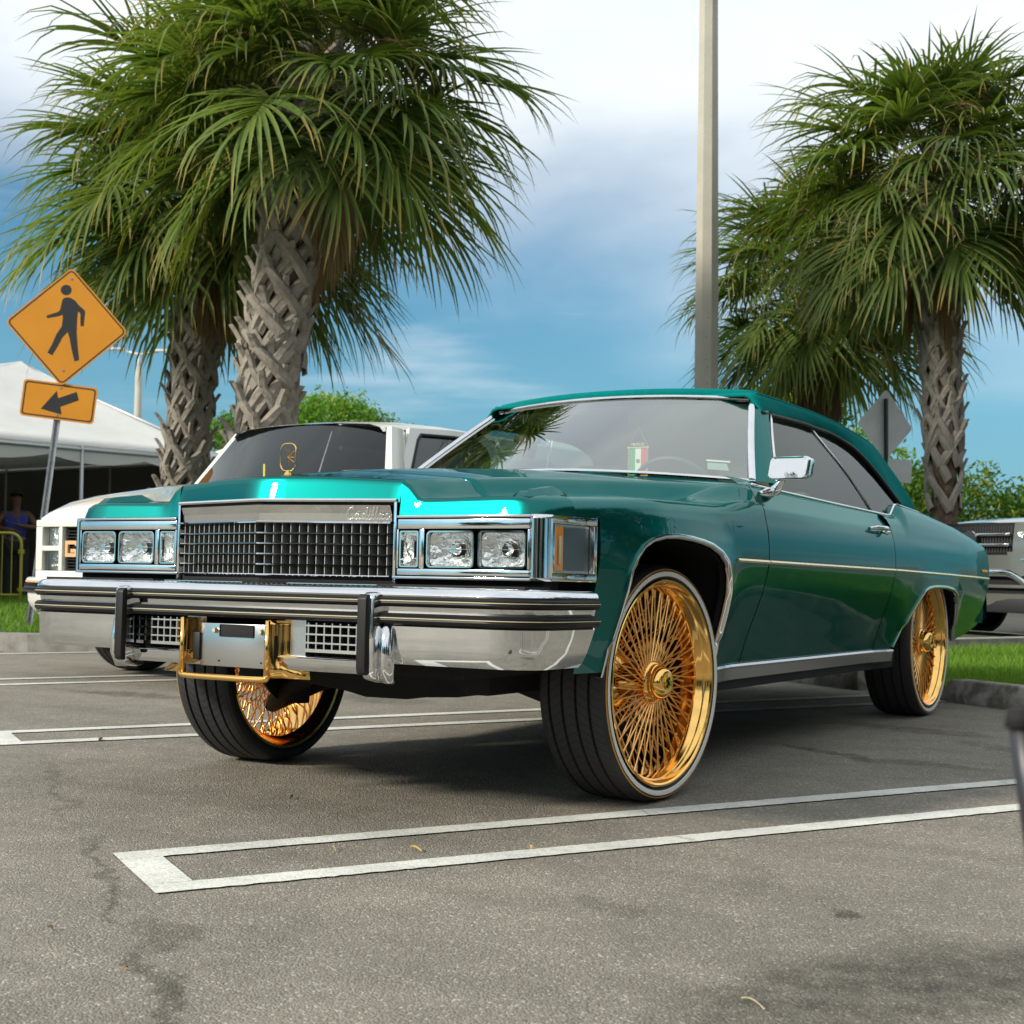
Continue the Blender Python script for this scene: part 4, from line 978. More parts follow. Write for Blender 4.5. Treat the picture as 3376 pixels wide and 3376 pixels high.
# painted stall lines: ragged-edged sheets 4 mm above the asphalt
lp = ground_mat('line_paint', (.70, .70, .64), (.76, .76, .70), (.60, .60, .55), .7, [(-1.0, 1.7, .5, 1.0, .02, .4), (.3, 1.0, .7, .8, .01, .5)], (), (.3, .7), .35)
for n_ in lp.node_tree.nodes:
    if n_.type == 'TEX_VORONOI': n_.inputs['Scale'].default_value *= .5
rl = np.random.default_rng(5)
def ragged(t0, t1, s0, s1):
    n = max(4, int((t1-t0)/.018)); L_ = []; R_ = []
    for i in range(n+1):
        t = t0+(t1-t0)*i/n; L_.append(gp(t, s0+rl.normal(0, .0016), .004)); R_.append(gp(t, s1+rl.normal(0, .0016), .004))
    V = L_+R_; F = [(i, i+1, n+1+i+1, n+1+i) for i in range(n)]; return V, F
for q, s0 in enumerate((0, -2.70, -5.40, -8.1, 2.70)):
    mb = MB()
    for (a, b_, c, d) in ((.0, 5.32, .03, .115), (.0, 5.32, .412, .498)): V, F = ragged(a, b_, s0+c, s0+d); mb.add(V, F)
    V, F = ragged(0, .105, s0+.1155, s0+.4115); mb.add(V, F)
    o = mb.obj('parking_line', lp); o['kind'] = 'structure'
# ---- grass islands ----
grass_soil = mat('grass_soil', (.030, .045, .012), .95, noise=(3, (.045, .060, .018), .3, .7))
conc = mat('kerb_concrete', (.30, .29, .26), .85, noise=(9, (.17, .16, .14), .35, .7), bump=(60, .5, .004))
stop_c = mat('wheel_stop_concrete', (.40, .375, .32), .9, noise=(11, (.15, .14, .12), .38, .62), bump=(50, .6, .004))
def slab(name, poly, z0, z1, m):
    mb = MB(); mb.prism(poly, 'z', z0, z1); return mb.obj(name, m)
isl_a = [gp(5.33, 2.3)[:2], gp(5.33, -5.2)[:2], gp(9.4, -5.2)[:2], gp(9.4, 2.3)[:2]]
isl = [gp(5.33, -5.25)[:2], (-8.6, -5.45), (-4.6, -5.50), (-3.75, -5.72), (-3.42, -6.15), (-3.25, -6.6), (-2.6, -8.6), (-1.6, -11.5), (-1.0, -14), (-30, -34), gp(9.4, -26)[:2], gp(9.4, -5.25)[:2]]
def inset(poly, d):
    n = len(poly); out = []
    for i in range(n):
        a, b_, c = Vector(poly[i-1]), Vector(poly[i]), Vector(poly[(i+1) % n]); d1 = (b_-a).normalized(); d2 = (c-b_).normalized(); n1 = Vector((-d1.y, d1.x)); n2 = Vector((-d2.y, d2.x)); nn = (n1+n2).normalized(); k = d/max(.35, nn.dot(n1)); out.append(tuple(b_+nn*k))
    return out
area = sum(isl[i-1][0]*isl[i][1]-isl[i][0]*isl[i-1][1] for i in range(len(isl)))
inner = inset(isl, .15 if area > 0 else -.15)
n = len(isl); V = [(x, y, 0) for x, y in isl]+[(x, y, .135) for x, y in isl]+[(x, y, .14) for x, y in inner]+[(x, y, .0) for x, y in inner]
F = [(i, (i+1) % n, n+(i+1) % n, n+i) for i in range(n)]+[(n+i, n+(i+1) % n, 2*n+(i+1) % n, 2*n+i) for i in range(n)]
kb = MB().add(V, F).obj('kerb', conc); kb['kind'] = 'structure'
a_, b_ = Vector(gp(9.42, 2.3)), Vector(gp(9.42, -5.2)); mb = MB(); mb.bar(a_+Vector((0, 0, .07)), b_+Vector((0, 0, .07)), .15, .14); kb = mb.obj('kerb', conc); kb['kind'] = 'structure'
gb = MB().add([(x, y, .105) for x, y in inner], [tuple(range(n))]).obj('grass_bed', grass_soil); gb['kind'] = 'structure'
gb = MB().add([(x, y, .012) for x, y in isl_a], [(0, 1, 2, 3)]).obj('grass_bed', grass_soil); gb['kind'] = 'structure'
def in_poly(X, Y, poly):
    ins = np.zeros(len(X), bool); n = len(poly)
    for i in range(n):
        x0, y0 = poly[i-1]; x1, y1 = poly[i]; c = ((y0 > Y) != (y1 > Y)); xi = (x1-x0)*(Y-y0)/((y1-y0) if y1 != y0 else 1e-9)+x0; ins ^= c & (X < xi)
    return ins
def leaf_mat(name, c0, c1, tip=None, trans=.35, rough=.5):
    m = bpy.data.materials.new(name); m.use_nodes = True; N = m.node_tree.nodes; L = m.node_tree.links; b_ = N['Principled BSDF']; o = N['Material Output']
    a = N.new('ShaderNodeAttribute'); a.attribute_name = 'lv'; s_ = N.new('ShaderNodeSeparateColor'); L.new(a.outputs['Color'], s_.inputs[0])
    x = N.new('ShaderNodeMix'); x.data_type = 'RGBA'; x.inputs[6].default_value = (*c0, 1); x.inputs[7].default_value = (*c1, 1); L.new(s_.outputs[0], x.inputs[0]); col = x.outputs[2]
    if tip:
        r = N.new('ShaderNodeMapRange'); r.inputs[1].default_value = .55; r.inputs[2].default_value = 1.0; L.new(s_.outputs[1], r.inputs[0])
        x2 = N.new('ShaderNodeMix'); x2.data_type = 'RGBA'; L.new(r.outputs[0], x2.inputs[0]); L.new(col, x2.inputs[6]); x2.inputs[7].default_value = (*tip, 1); col = x2.outputs[2]
    oi = N.new('ShaderNodeObjectInfo'); r_o = N.new('ShaderNodeMapRange'); r_o.inputs[3].default_value = .72; r_o.inputs[4].default_value = 1.28; L.new(oi.outputs['Random'], r_o.inputs[0])
    mo_ = N.new('ShaderNodeMix'); mo_.data_type = 'RGBA'; mo_.blend_type = 'MULTIPLY'; mo_.inputs[0].default_value = 1; L.new(col, mo_.inputs[6]); L.new(r_o.outputs[0], mo_.inputs[7]); col = mo_.outputs[2]
    L.new(col, b_.inputs['Base Color']); b_.inputs['Roughness'].default_value = rough; b_.inputs['Specular IOR Level'].default_value = .3
    t = N.new('ShaderNodeBsdfTranslucent'); h = N.new('ShaderNodeMix'); h.data_type = 'RGBA'; h.blend_type = 'MULTIPLY'; h.inputs[0].default_value = 1; L.new(col, h.inputs[6]); h.inputs[7].default_value = (1.6, 1.7, .6, 1); L.new(h.outputs[2], t.inputs[0])
    mx = N.new('ShaderNodeMixShader'); mx.inputs[0].default_value = trans; L.new(b_.outputs[0], mx.inputs[1]); L.new(t.outputs[0], mx.inputs[2]); L.new(mx.outputs[0], o.inputs[0]); return m
def np_mesh(name, V, Fq, m, lv=None, parent=None, tri=False, smooth=False):
    """V (n,3), Fq (m,4) or (m,3) arrays, lv (n,2) per-vertex random + tip value"""
    me = bpy.data.meshes.new(name); k = Fq.shape[1]; me.vertices.add(len(V)); me.vertices.foreach_set('co', V.astype(np.float32).ravel()); me.loops.add(Fq.size); me.loops.foreach_set('vertex_index', Fq.astype(np.int32).ravel())
    me.polygons.add(len(Fq)); me.polygons.foreach_set('loop_start', np.arange(0, Fq.size, k, dtype=np.int32)); me.polygons.foreach_set('loop_total', np.full(len(Fq), k, dtype=np.int32)); me.update(calc_edges=True)
    if smooth: me.polygons.foreach_set('use_smooth', [True]*len(Fq))
    me.materials.append(m)
    if lv is not None:
        at_ = me.color_attributes.new('lv', 'FLOAT_COLOR', 'POINT'); c = np.ones((len(V), 4), np.float32); c[:, 0] = lv[:, 0]; c[:, 1] = lv[:, 1]; at_.data.foreach_set('color', c.ravel())
    o = bpy.data.objects.new(name, me); link(o, parent); return o
gm = leaf_mat('grass_blades', (.055, .135, .012), (.16, .29, .03), (.24, .31, .06), .35, .6)
def grass_patch(name, x0, x1, y0, y1, dens, h, w, poly, test=None, z0=.105):
    n = int((x1-x0)*(y1-y0)*dens); X = RNG.uniform(x0, x1, n); Y = RNG.uniform(y0, y1, n); k = in_poly(X, Y, poly)
    if test is not None: k &= test(X, Y)
    X = X[k]; Y = Y[k]; n = len(X); cl = .5+.5*np.sin(X*3.1+np.sin(Y*2.3)*2)*np.sin(Y*3.7+1); H = h*RNG.uniform(.45, 1.25, n)*(.7+.5*cl); A = RNG.uniform(0, 2*pi, n); W_ = w*RNG.uniform(.7, 1.3, n); ln = RNG.uniform(.1, .7, n)*H; B = RNG.uniform(0, 2*pi, n)
    V = np.zeros((n, 5, 3)); cx, sy = np.cos(A), np.sin(A); lx, ly = np.cos(B)*ln, np.sin(B)*ln
    for i, (s_, t_) in enumerate(((-1, 0), (1, 0), (-.8, .55), (.8, .55), (0, 1))):
        V[:, i, 0] = X+s_*W_*cx/2+lx*t_**1.6; V[:, i, 1] = Y+s_*W_*sy/2+ly*t_**1.6; V[:, i, 2] = z0+H*t_*(1 if t_ < 1 else .94)
    b_ = np.arange(n)[:, None]*5; F = np.concatenate([b_+np.array([[0, 1, 3]]), b_+np.array([[0, 3, 2]]), b_+np.array([[2, 3, 4]])]); lv = np.zeros((n, 5, 2)); lv[:, :, 0] = (RNG.uniform(0, 1, n)*.7+.3*cl)[:, None]; lv[:, :, 1] = np.array([0, 0, .3, .3, .8])[None, :]
    o = np_mesh(name, V.reshape(-1, 3), F, gm, lv.reshape(-1, 2)); o['kind'] = 'stuff'; o['label'] = 'short green lawn grass growing on the raised island behind the parking stalls'; return o
wt = lambda X, Y: (X < 9)
def near_r(X, Y): 
    t = (X-O2.x)*E1.x+(Y-O2.y)*E1.y; s_ = (X-O2.x)*E2.x+(Y-O2.y)*E2.y
    return (t > 5.3) & (t < 9.35) & (s_ > -9)
grass_patch('grass', -12.5, -3.0, -3.5, 3.5, 2600, .10, .006, isl_a, near_r, .01)
grass_patch('grass', -13, -1.5, -14.5, -5.3, 420, .08, .012, inner, lambda X, Y: Y < -5.3)
# concrete wheel stops, one per stall
def wheel_stop(s0, s1, label):
    mb = MB(); prof = [(-.085, .0), (-.080, .045), (-.052, .118), (-.040, .125), (.040, .125), (.052, .118), (.080, .045), (.085, 0)]
    rows = []
    L_ = s1-s0
    for k in range(13):
        u_ = s0+L_*k/12; e_ = 1 if 0 < k < 12 else .93
        if k == 0 or k == 12: e_ = .90
        rows.append([(0+x*e_, u_+(0.05 if k == 0 else -.05 if k == 12 else 0)*(z/.125), z*(1 if 0 < k < 12 else .97)) for x, z in prof])
    rows = [[(x, y, z) for x, y, z in r] for r in rows]; V, F = grid(rows); n = len(prof); F.append(tuple(range(n))); F.append(tuple(len(V)-1-i for i in range(n)))
    V2 = []
    for x, y, z in V: p = gp(5.04+x, y, z+.001); V2.append(p)
    o = MB().add(V2, F).obj('wheel_stop', stop_c, bevel=.006); tag(o, label, 'wheel stop', 'concrete wheel stops at the heads of the stalls'); return o
wheel_stop(-2.27, -.42, 'mottled grey concrete wheel stop at right edge, just behind the rear gold wheel')
wheel_stop(-4.78, -2.93, 'grey concrete wheel stop seen beneath the teal car, mostly in shade')
wheel_stop(-7.5, -5.65, 'grey concrete wheel stop behind the white truck')
# litter on the asphalt
lit = [((1.063, .67), 1.2, .055, .010, (.42, .30, .08), 'short yellow dried leaf strip between the two nearest painted lines', 'leaf'), ((1.176, .493), .9, .045, .004, (.38, .33, .18), 'thin pale straw between the nearest painted lines, left of the yellow leaf', 'straw'),
       ((2.105, .516), 1.4, .022, .006, (.12, .06, .03), 'small brown leaf lying at the lower left of the asphalt', 'leaf'), ((2.224, .847), .2, .024, .005, (.30, .18, .07), 'curled tan leaf beside the dark seam in the asphalt', 'leaf'),
       ((1.785, 1.866), 1.05, .062, .0035, (.42, .36, .22), 'long pale twig lying on the dark stain at lower right', 'twig'), ((.884, .908), .5, .010, .010, (.45, .28, .13), 'tiny tan seed on the nearest painted line below the front tyre', 'seed'),
       ((.638, -.097), .4, .03, .007, (.02, .018, .015), 'black curled leaf on bare asphalt in front of the right front tyre', 'leaf'), ((.175, -.005), 1.2, .06, .003, (.25, .2, .1), 'thin straw on the asphalt between the two front tyres', 'straw'), ((.002, -1.627), .5, .035, .016, (.10, .05, .02), 'brown seed pod on the second pair of painted lines', 'seed pod')]
for (x, y), a, l, w, c, lb, ct in lit:
    mb = MB(); rows = []
    for k in range(6):
        u_ = (k/5-.5)*l; ww = w*.5*max(.15, sin(pi*(k+.5)/6)); zz = .006+.006*sin(k*.7)
        rows.append([(x+cos(a)*u_-sin(a)*ww, y+sin(a)*u_+cos(a)*ww, zz), (x+cos(a)*u_, y+sin(a)*u_, zz+w*.25), (x+cos(a)*u_+sin(a)*ww, y+sin(a)*u_-cos(a)*ww, zz)])
    V, F = grid(rows); o = MB().add(V, F).obj(ct.replace(' ', '_'), mat('litter_'+ct.replace(' ', '_'), c, .8)); solid(o, .002); tag(o, lb, ct)
# ================= palms =================
fr_m = leaf_mat('palm_leaf', (.042, .088, .020), (.17, .22, .055), (.40, .25, .07), .30, .40)
dead_m = leaf_mat('dead_palm_leaf', (.16, .10, .05), (.26, .18, .09), None, .2, .7)
pet_m = mat('palm_stalk', (.11, .15, .035), .5)
boot_m = mat('palm_boot', (.19, .165, .14), .85, noise=(7, (.30, .265, .225), .35, .65), bump=(26, .9, .012))
bark_m = mat('palm_bark', (.085, .05, .032), .9, noise=(10, (.17, .12, .085), .4, .65), bump=(20, 1.0, .02))
fib_m = mat('palm_fibre', (.10, .05, .028), .95, noise=(22, (.22, .12, .06), .35, .6), bump=(40, 1.0, .02))
def frond(el, seed, dead=False, scale=1.0):
    """sabal fan leaf at azimuth 0: stalk from the origin at elevation el, drooping segments"""
    r = np.random.default_rng(seed); L_st = r.uniform(.80, 1.12)*scale; P = []; p = np.array([0., 0., 0.]); a = el
    n = 8
    for i in range(n+1):
        P.append(p.copy()); p = p+np.array([cos(a), 0, sin(a)])*L_st/n; a -= (.055 if el > -.6 else .02)
    P = np.array(P); H = P[-1]; d0 = np.array([cos(a), 0, sin(a)]); up0 = np.array([-sin(a), 0, cos(a)]); sd = np.array([0, 1., 0])
    V = []; F = []; LV = []
    # stalk
    for i, q in enumerate(P):
        w = .022-.010*i/n
        for k in range(4): an = k*pi/2+pi/4; V.append(q+sd*w*cos(an)*.9+np.array([0, 0, 1])*w*.6*sin(an)); LV.append((.6 if not dead else .3, .0))
    for i in range(n):
        for k in range(4): F.append((i*4+k, i*4+(k+1) % 4, (i+1)*4+(k+1) % 4, (i+1)*4+k))
    ns = 46; R_ = r.uniform(.84, 1.04)*scale
    roll = r.uniform(-.35, .35)
    costa = .34*scale
    for j in range(ns):
        u = (j+.5)/ns*2-1; phi = u*radians(148); m_ = 1-abs(u)
        # costa: central segments start further out along the arching midrib
        cst = costa*max(0, 1-abs(u)*1.9); ca = a-1.1*(cst/costa if costa else 0)**1.5*.6; q = H+d0*cst*.92-np.array([0, 0, 1])*cst**2*.9
        dr = d0*cos(phi)+sd*sin(phi)*cos(roll)+up0*sin(phi)*sin(roll)
        dr = dr+up0*(.30*(1-m_)*abs(sin(phi))+.05) ; dr /= np.linalg.norm(dr)
        Ls = R_*(1.0-.35*abs(u)**2.2)*r.uniform(.86, 1.10); g = r.uniform(.03, .15) if not dead else r.uniform(.3, .5); kink = r.uniform(.45, .75) if r.random() < .55 else 2
        ang_w = 2*radians(148)/ns; seg = 6; c = q.copy(); dd = dr.copy(); lv0 = r.uniform(0, 1)*.6+.2; base = len(V)
        nrm0 = np.cross(dr, np.cross(up0, dr)); nrm0 = np.cross(np.cross(dr, up0), dr); nrm0 /= np.linalg.norm(nrm0)+1e-9; lat = np.cross(dd, nrm0)
        tipv = r.uniform(.5, 1.0)
        for k in range(seg+1):
            t = k/seg; dist = Ls*t
            w = min(ang_w*(dist+cst*.5)*.60+.004, .0195)*(1-t**2.6) if t < 1 else 0.0008
            w = max(w, .0008)
            lat = np.cross(dd, nrm0); lat /= np.linalg.norm(lat)+1e-9; nn = np.cross(lat, dd)
            V += [c-lat*w+nn*w*.55, c.copy(), c+lat*w+nn*w*.55]; tv = t*tipv; LV += [(lv0, tv)]*3
            dd = dd-np.array([0, 0, 1])*g*(1+1.6*t); 
            if t > kink: dd = dd-np.array([0, 0, 1])*.45
            dd /= np.linalg.norm(dd); c = c+dd*Ls/seg
        for k in range(seg):
            b_ = base+k*3; F += [(b_, b_+1, b_+4, b_+3), (b_+1, b_+2, b_+5, b_+4)]
    return np.array(V), np.array(F), np.array(LV)
FR = {}
def frond_mesh(el_i, var, dead=False):
    k = (el_i, var, dead)
    if k not in FR:
        V, F, LV = frond(radians(-72+el_i*18), 100+el_i*7+var*31+(500 if dead else 0), dead)
        o = np_mesh('frond', V, F, dead_m if dead else fr_m, LV); FR[k] = o.data; bpy.data.objects.remove(o)
    return FR[k]
def boot_mesh():
    mb = MB()
    for s in (1, -1):
        rows = []
        for t in np.linspace(0, 1, 7):
            a = s*1.22*(1-t)**.95; rr = 1.0+.16*t**1.8+.03; z = -.04+.40*t
            w = .052-.018*t; out_ = .034
            tx = Vector((-sin(a), cos(a), 0)); n_ = Vector((cos(a), sin(a), 0)); d = Vector((0, -s*.55, .8)).normalized()
            c = Vector((cos(a)*.20*rr, sin(a)*.20*rr, z)); lat = Vector((0, .8, s*.45)).normalized()
            lat = (tx*.80+Vector((0, 0, s*.60))).normalized()
            rows.append([c-lat*w, c-lat*w*.5+n_*out_, c+lat*w*.5+n_*out_, c+lat*w])
        V, F = grid(rows); mb.add(V, F)
    # stub
    rows = []
    for t in np.linspace(0, 1, 4):
        c = Vector((.222+.045*t+.055*t*t, 0, .30+.20*t)); w = .040-.016*t; rows.append([c+Vector((-.012, -w, 0)), c+Vector((.014, -w*.6, 0)), c+Vector((.014, w*.6, 0)), c+Vector((-.012, w, 0))])
    V, F = grid(rows, True); F.append((12, 13, 14, 15)); mb.add(V, F); return mb
BOOT = None
def palm(label, base, lean, h, rt, seed, n_fr=58, boot_from=.35, rows_per=.165, per=5, grp='cabbage palms around the car park', cs=1.0, dead=3, low=-45):
    global BOOT
    r = random.Random(seed); t = thing('palm_tree', label, 'palm tree', base, (0, 0, r.uniform(0, 6)), grp)
    Ri = Matrix.Rotation(-t.rotation_euler[2], 3, 'Z'); lv = Ri @ Vector((lean[0], lean[1], 0))
    def ax(z): k = (z/h)**1.5; return Vector((lv.x*k, lv.y*k, z))
    mb = MB(); P = [ax(h*i/14) for i in range(15)]; mb.tube(P, [rt*(.92 if i > 0 else 1.15)*(.80 if p.z < boot_from else .95) for i, p in enumerate(P)], 16)
    tk = mb.obj('trunk', bark_m, t, True)
    nrow = int((h-boot_from)/rows_per)
    for i in range(nrow+1):
        z = boot_from+i*rows_per
        for k in range(per):
            if i < 3 and r.random() < .35: continue
            a = 2*pi*(k+(.5 if i % 2 else 0))/per+r.uniform(-.09, .09)+i*.03
            c = ax(min(z+r.uniform(-.02, .02), h)); sc = rt/.20*r.uniform(.92, 1.1); tilt = r.uniform(-.02, .16)
            if BOOT is None: o = boot_mesh().obj('leaf_base', boot_m, t, False); solid(o, -.012); BOOT = o
            else: o = inst(BOOT, t)
            o.matrix_basis = Matrix.Translation(c) @ Matrix.Rotation(a, 4, 'Z') @ Matrix.Rotation(tilt*(.5 if z < h*.8 else 1.0), 4, 'Y') @ Matrix.Diagonal((sc, sc*r.uniform(.85, 1.1), r.uniform(.9, 1.25), 1))
    top = ax(h)
    # bud and fibre mass
    mb = MB(); mb.tube([ax(h-.35), top+Vector((0, 0, .1)), top+Vector((0, 0, .45))], [rt*.95, rt*.9, rt*.25], 12); mb.obj('crown_shaft', fib_m, t, True)
    ga = 2.39996
    for i in range(n_fr):
        u = (i+.5)/n_fr; el = low+(82-low)*u**1.1; el += r.uniform(-7, 7)
        ei = int(max(0, min(8, round((el+72)/18)))); rem = radians(el)-radians(-72+ei*18)
        o = bpy.data.objects.new('frond', frond_mesh(ei, r.randint(0, 1))); link(o, t); a = i*ga+r.uniform(-.2, .2); s_ = r.uniform(.92, 1.12)*cs*(1.0 if u < .8 else .85)
        o.matrix_basis = Matrix.Translation(top+Vector((0, 0, -.30+.55*u))) @ Matrix.Rotation(a, 4, 'Z') @ Matrix.Rotation(-rem*.6, 4, 'Y') @ Matrix.Rotation(r.uniform(-.25, .25), 4, 'X') @ Matrix.Scale(s_, 4)
    for i in range(dead):
        o = bpy.data.objects.new('dead_frond', frond_mesh(0, i % 2, True)); link(o, t); a = r.uniform(0, 6.28)
        o.matrix_basis = Matrix.Translation(top+Vector((0, 0, -.35))) @ Matrix.Rotation(a, 4, 'Z') @ Matrix.Scale(.8, 4)
    # old flower stalks
    mb = MB()
    for i in range(7):
        a = r.uniform(0, 6.28); P = []; p = top.copy(); el = r.uniform(.2, .9)
        for k in range(7): P.append(p.copy()); p = p+Vector((cos(a)*cos(el), sin(a)*cos(el), sin(el)))*.26; el -= .22
        mb.tube(P, [.010-.001*k for k in range(7)], 4)
        for k in range(2, 7):
            for q in range(5):
                d = Vector((r.uniform(-1, 1), r.uniform(-1, 1), r.uniform(-1, .4))).normalized()*.22; mb.tube([P[k], P[k]+d*.5+Vector((0, 0, .02)), P[k]+d], .0028, 3, caps=False)
    mb.obj('flower_stalk', M['stalk_brown'], t)
    return t
M['stalk_brown'] = mat('dry_stalk', (.16, .09, .045), .8)
palm('tall palm with thick criss-cross trunk directly behind the white truck, nearest the camera', (-6.26, -6.42, .1), (-.22, .62), 5.15, .215, 21, 74, cs=1.10, low=-24)
palm('slimmer palm between the yellow crossing sign and the thickest palm trunk', (-7.78, -8.86, .1), (-.05, .50), 5.0, .19, 22, 80, cs=1.26, dead=6, low=-35)
palm('palm right of the light pole with bare brown fibre at the foot of its trunk', (-11.86, -1.20, .0), (.22, -.14), 5.02, .158, 23, 78, boot_from=1.42, cs=1.02, low=-34)
palm('farther short palm whose crown is cut by the light pole, behind the canvas roof', (-14.31, -3.50, .0), (.05, -.0), 4.55, .17, 24, 66, cs=1.04, dead=5, low=-36)

# ================= broadleaf trees and hedge =================
leaf_a = leaf_mat('tree_leaf', (.035, .10, .012), (.13, .25, .025), (.30, .32, .04), .35, .5)
leaf_d = leaf_mat('darkened_tree_leaf', (.007, .019, .008), (.018, .040, .014), None, .15, .55)  # leaf tone darkened so the unseen trees mirror dimly in the paint
wood_m = mat('tree_bark', (.12, .09, .065), .9, bump=(15, .8, .02))
def leaf_cloud(blobs, n, size, seed, flat=.0):
    r = np.random.default_rng(seed); B = np.array(blobs); w = (B[:, 3]*B[:, 4]*B[:, 5])**.67; ch = r.choice(len(B), n, p=w/w.sum()); d = r.normal(size=(n, 3)); d /= np.linalg.norm(d, axis=1)[:, None]
    rad = r.uniform(.45, 1, n)**.45; C = B[ch, :3]+d*rad[:, None]*B[ch, 3:6]*(1+.12*np.sin(d[:, :1]*9+ch[:, None])*np.cos(d[:, 1:2]*8))
    # clump leaves together on twigs
    nt_ = max(1, n//9); tw = r.integers(0, nt_, n); C = C[tw]+r.normal(size=(n, 3))*size*1.7
    a = r.normal(size=(n, 3)); a /= np.linalg.norm(a, axis=1)[:, None]; b_ = np.cross(a, r.normal(size=(n, 3))); b_ /= np.linalg.norm(b_, axis=1)[:, None]; s = size*r.uniform(.6, 1.35, n)[:, None]
    V = np.stack([C-a*s, C-b_*s*.42, C+a*s, C+b_*s*.42], 1).reshape(-1, 3); F = np.arange(n*4).reshape(n, 4); lv = np.zeros((n, 4, 2)); lv[:, :, 0] = (r.uniform(0, 1, nt_)[tw]*.6+r.uniform(0, .4, n))[:, None]; lv[:, :, 1] = (np.where(r.uniform(0, 1, nt_)[tw] < .10, .9, .2))[:, None]
    return V, F, lv.reshape(-1, 2)
def tree(name, label, cat, base, h, blobs, n, size, seed, tr=.12, grp=None, lm=None):
    t = thing(name, label, cat, base, group=grp); r = random.Random(seed); mb = MB()
    mb.tube([(0, 0, 0), (.05, .02, h*.3), (0, .05, h*.6)], [tr, tr*.8, tr*.5], 8)
    tr_o = mb.obj('trunk', wood_m, t, True)
    for b_ in blobs:
        mb = MB(); c = Vector(b_[:3]); mb.tube([(0, .02, h*.25), (c.x*.5, c.y*.5, h*.45), tuple(c), tuple(c+Vector((r.uniform(-.3, .3)*b_[3], r.uniform(-.3, .3)*b_[4], b_[5]*.6)))], [tr*.55, tr*.4, tr*.18, .006], 5); mb.obj('limb', wood_m, t, True)
    V, F, lv = leaf_cloud(blobs, n, size, seed); np_mesh('crown', V, F, lm or leaf_a, lv, t); return t
def rb(seed, n, rx, ry, z0, z1, s0, s1):
    r = random.Random(seed); return [(r.uniform(-rx, rx), r.uniform(-ry, ry), r.uniform(z0, z1), r.uniform(s0, s1), r.uniform(s0, s1), r.uniform(s0, s1)*.8) for _ in range(n)]
hedge = [(-20.5, -4.9, 3.5, 'leafy shrub with yellow-green tips behind the back of the diamond sign'), (-21.4, -3.4, 2.9, 'dark green shrub between the diamond sign and the palm with brown fibre'), (-22.4, -1.9, 2.45, 'bright green shrub just right of the palm with brown fibre'), (-22.8, -.2, 2.75, 'shrub above the grey car at the right edge'), (-23.4, 1.5, 3.0, 'rightmost shrub beyond the grey car'), (-19.8, -6.6, 2.9, 'dark shrub behind the canvas roof and the farther palm')]
for i, (x, y, h, lb) in enumerate(hedge):
    tree('shrub', lb, 'shrub', (x, y, 0), h, rb(40+i, 9, 1.15, 1.15, .5, h-.45, .5, .85)+[(0, 0, h*.45, 1.4, 1.4, h*.44)], 13000, .055, 60+i, .06, 'shrubs lining the far side of the car park')
tree('leafy_tree', 'round crowned yellow-green tree rising behind the white truck roof', 'tree', (-27.4, -22.5, 0), 5.4, [(0, 0, 4.1, 2.0, 2.0, 1.35), (1.2, -1.4, 3.7, 1.2, 1.2, 1.0), (-1.2, 1.5, 3.6, 1.4, 1.4, 1.0), (.4, .9, 4.4, 1.1, 1.1, .8), (-.4, -.6, 4.6, 1.0, 1.0, .7)], 24000, .075, 71, .2)
tree('leafy_tree', 'bright green tree glimpsed between the two left palm trunks', 'tree', (-22.2, -21.6, 0), 4.6, [(0, 0, 3.3, 1.0, 1.0, .95), (.5, -.7, 3.0, .8, .8, .7), (-.3, .5, 3.9, .6, .6, .5)], 6500, .075, 72, .15)
tree('leafy_tree', 'dark broadleaf tree behind the farther right palm trunk', 'tree', (-16.9, -5.2, 0), 4.0, [(0, 0, 2.8, .8, .9, .7), (.2, .8, 3.0, .5, .5, .4), (0, -.7, 2.9, .6, .6, .45)], 6000, .06, 73, .10)
# planting on the camera side of the car park, out of view; thickened and darkened to deepen reflections in the paint and glass
for i, (x, y, h) in enumerate([(-11, 8.6, 5.5), (-7.5, 9.8, 6.5), (-3.6, 10.6, 6.5), (.6, 11.4, 6.5), (5.2, 11, 5.5), (11, 9, 4.5), (17, 1, 3.6), (18, -8, 3.6)]):
    tree('leafy_tree', ['dark tree outside the frame, beyond the tail of the teal car', 'tall dark tree outside the frame, opposite the rear gold wheel', 'tall dark tree outside the frame, opposite the door of the teal car', 'tall dark tree outside the frame, opposite the front fender', 'dark tree outside the frame, behind and right of the camera', 'dark tree outside the frame, in front of the long pale shop building', 'low dark tree outside the frame, facing the front grille', 'low dark tree outside the frame, facing the white truck'][i], 'tree', (x, y, 0), h, rb(90+i, 9, 1.7, 1.7, h*.16, h*.8, 1.1, 1.7), 5200, .15, 90+i, .16, 'unseen trees on the near side, darkened for the reflections', leaf_d)
palm('palm on the near side of the car park, outside the frame', (-5.2, 7.6, 0), (.1, .1), 3.4, .2, 31, 46, rows_per=.2, per=5, cs=1.1)
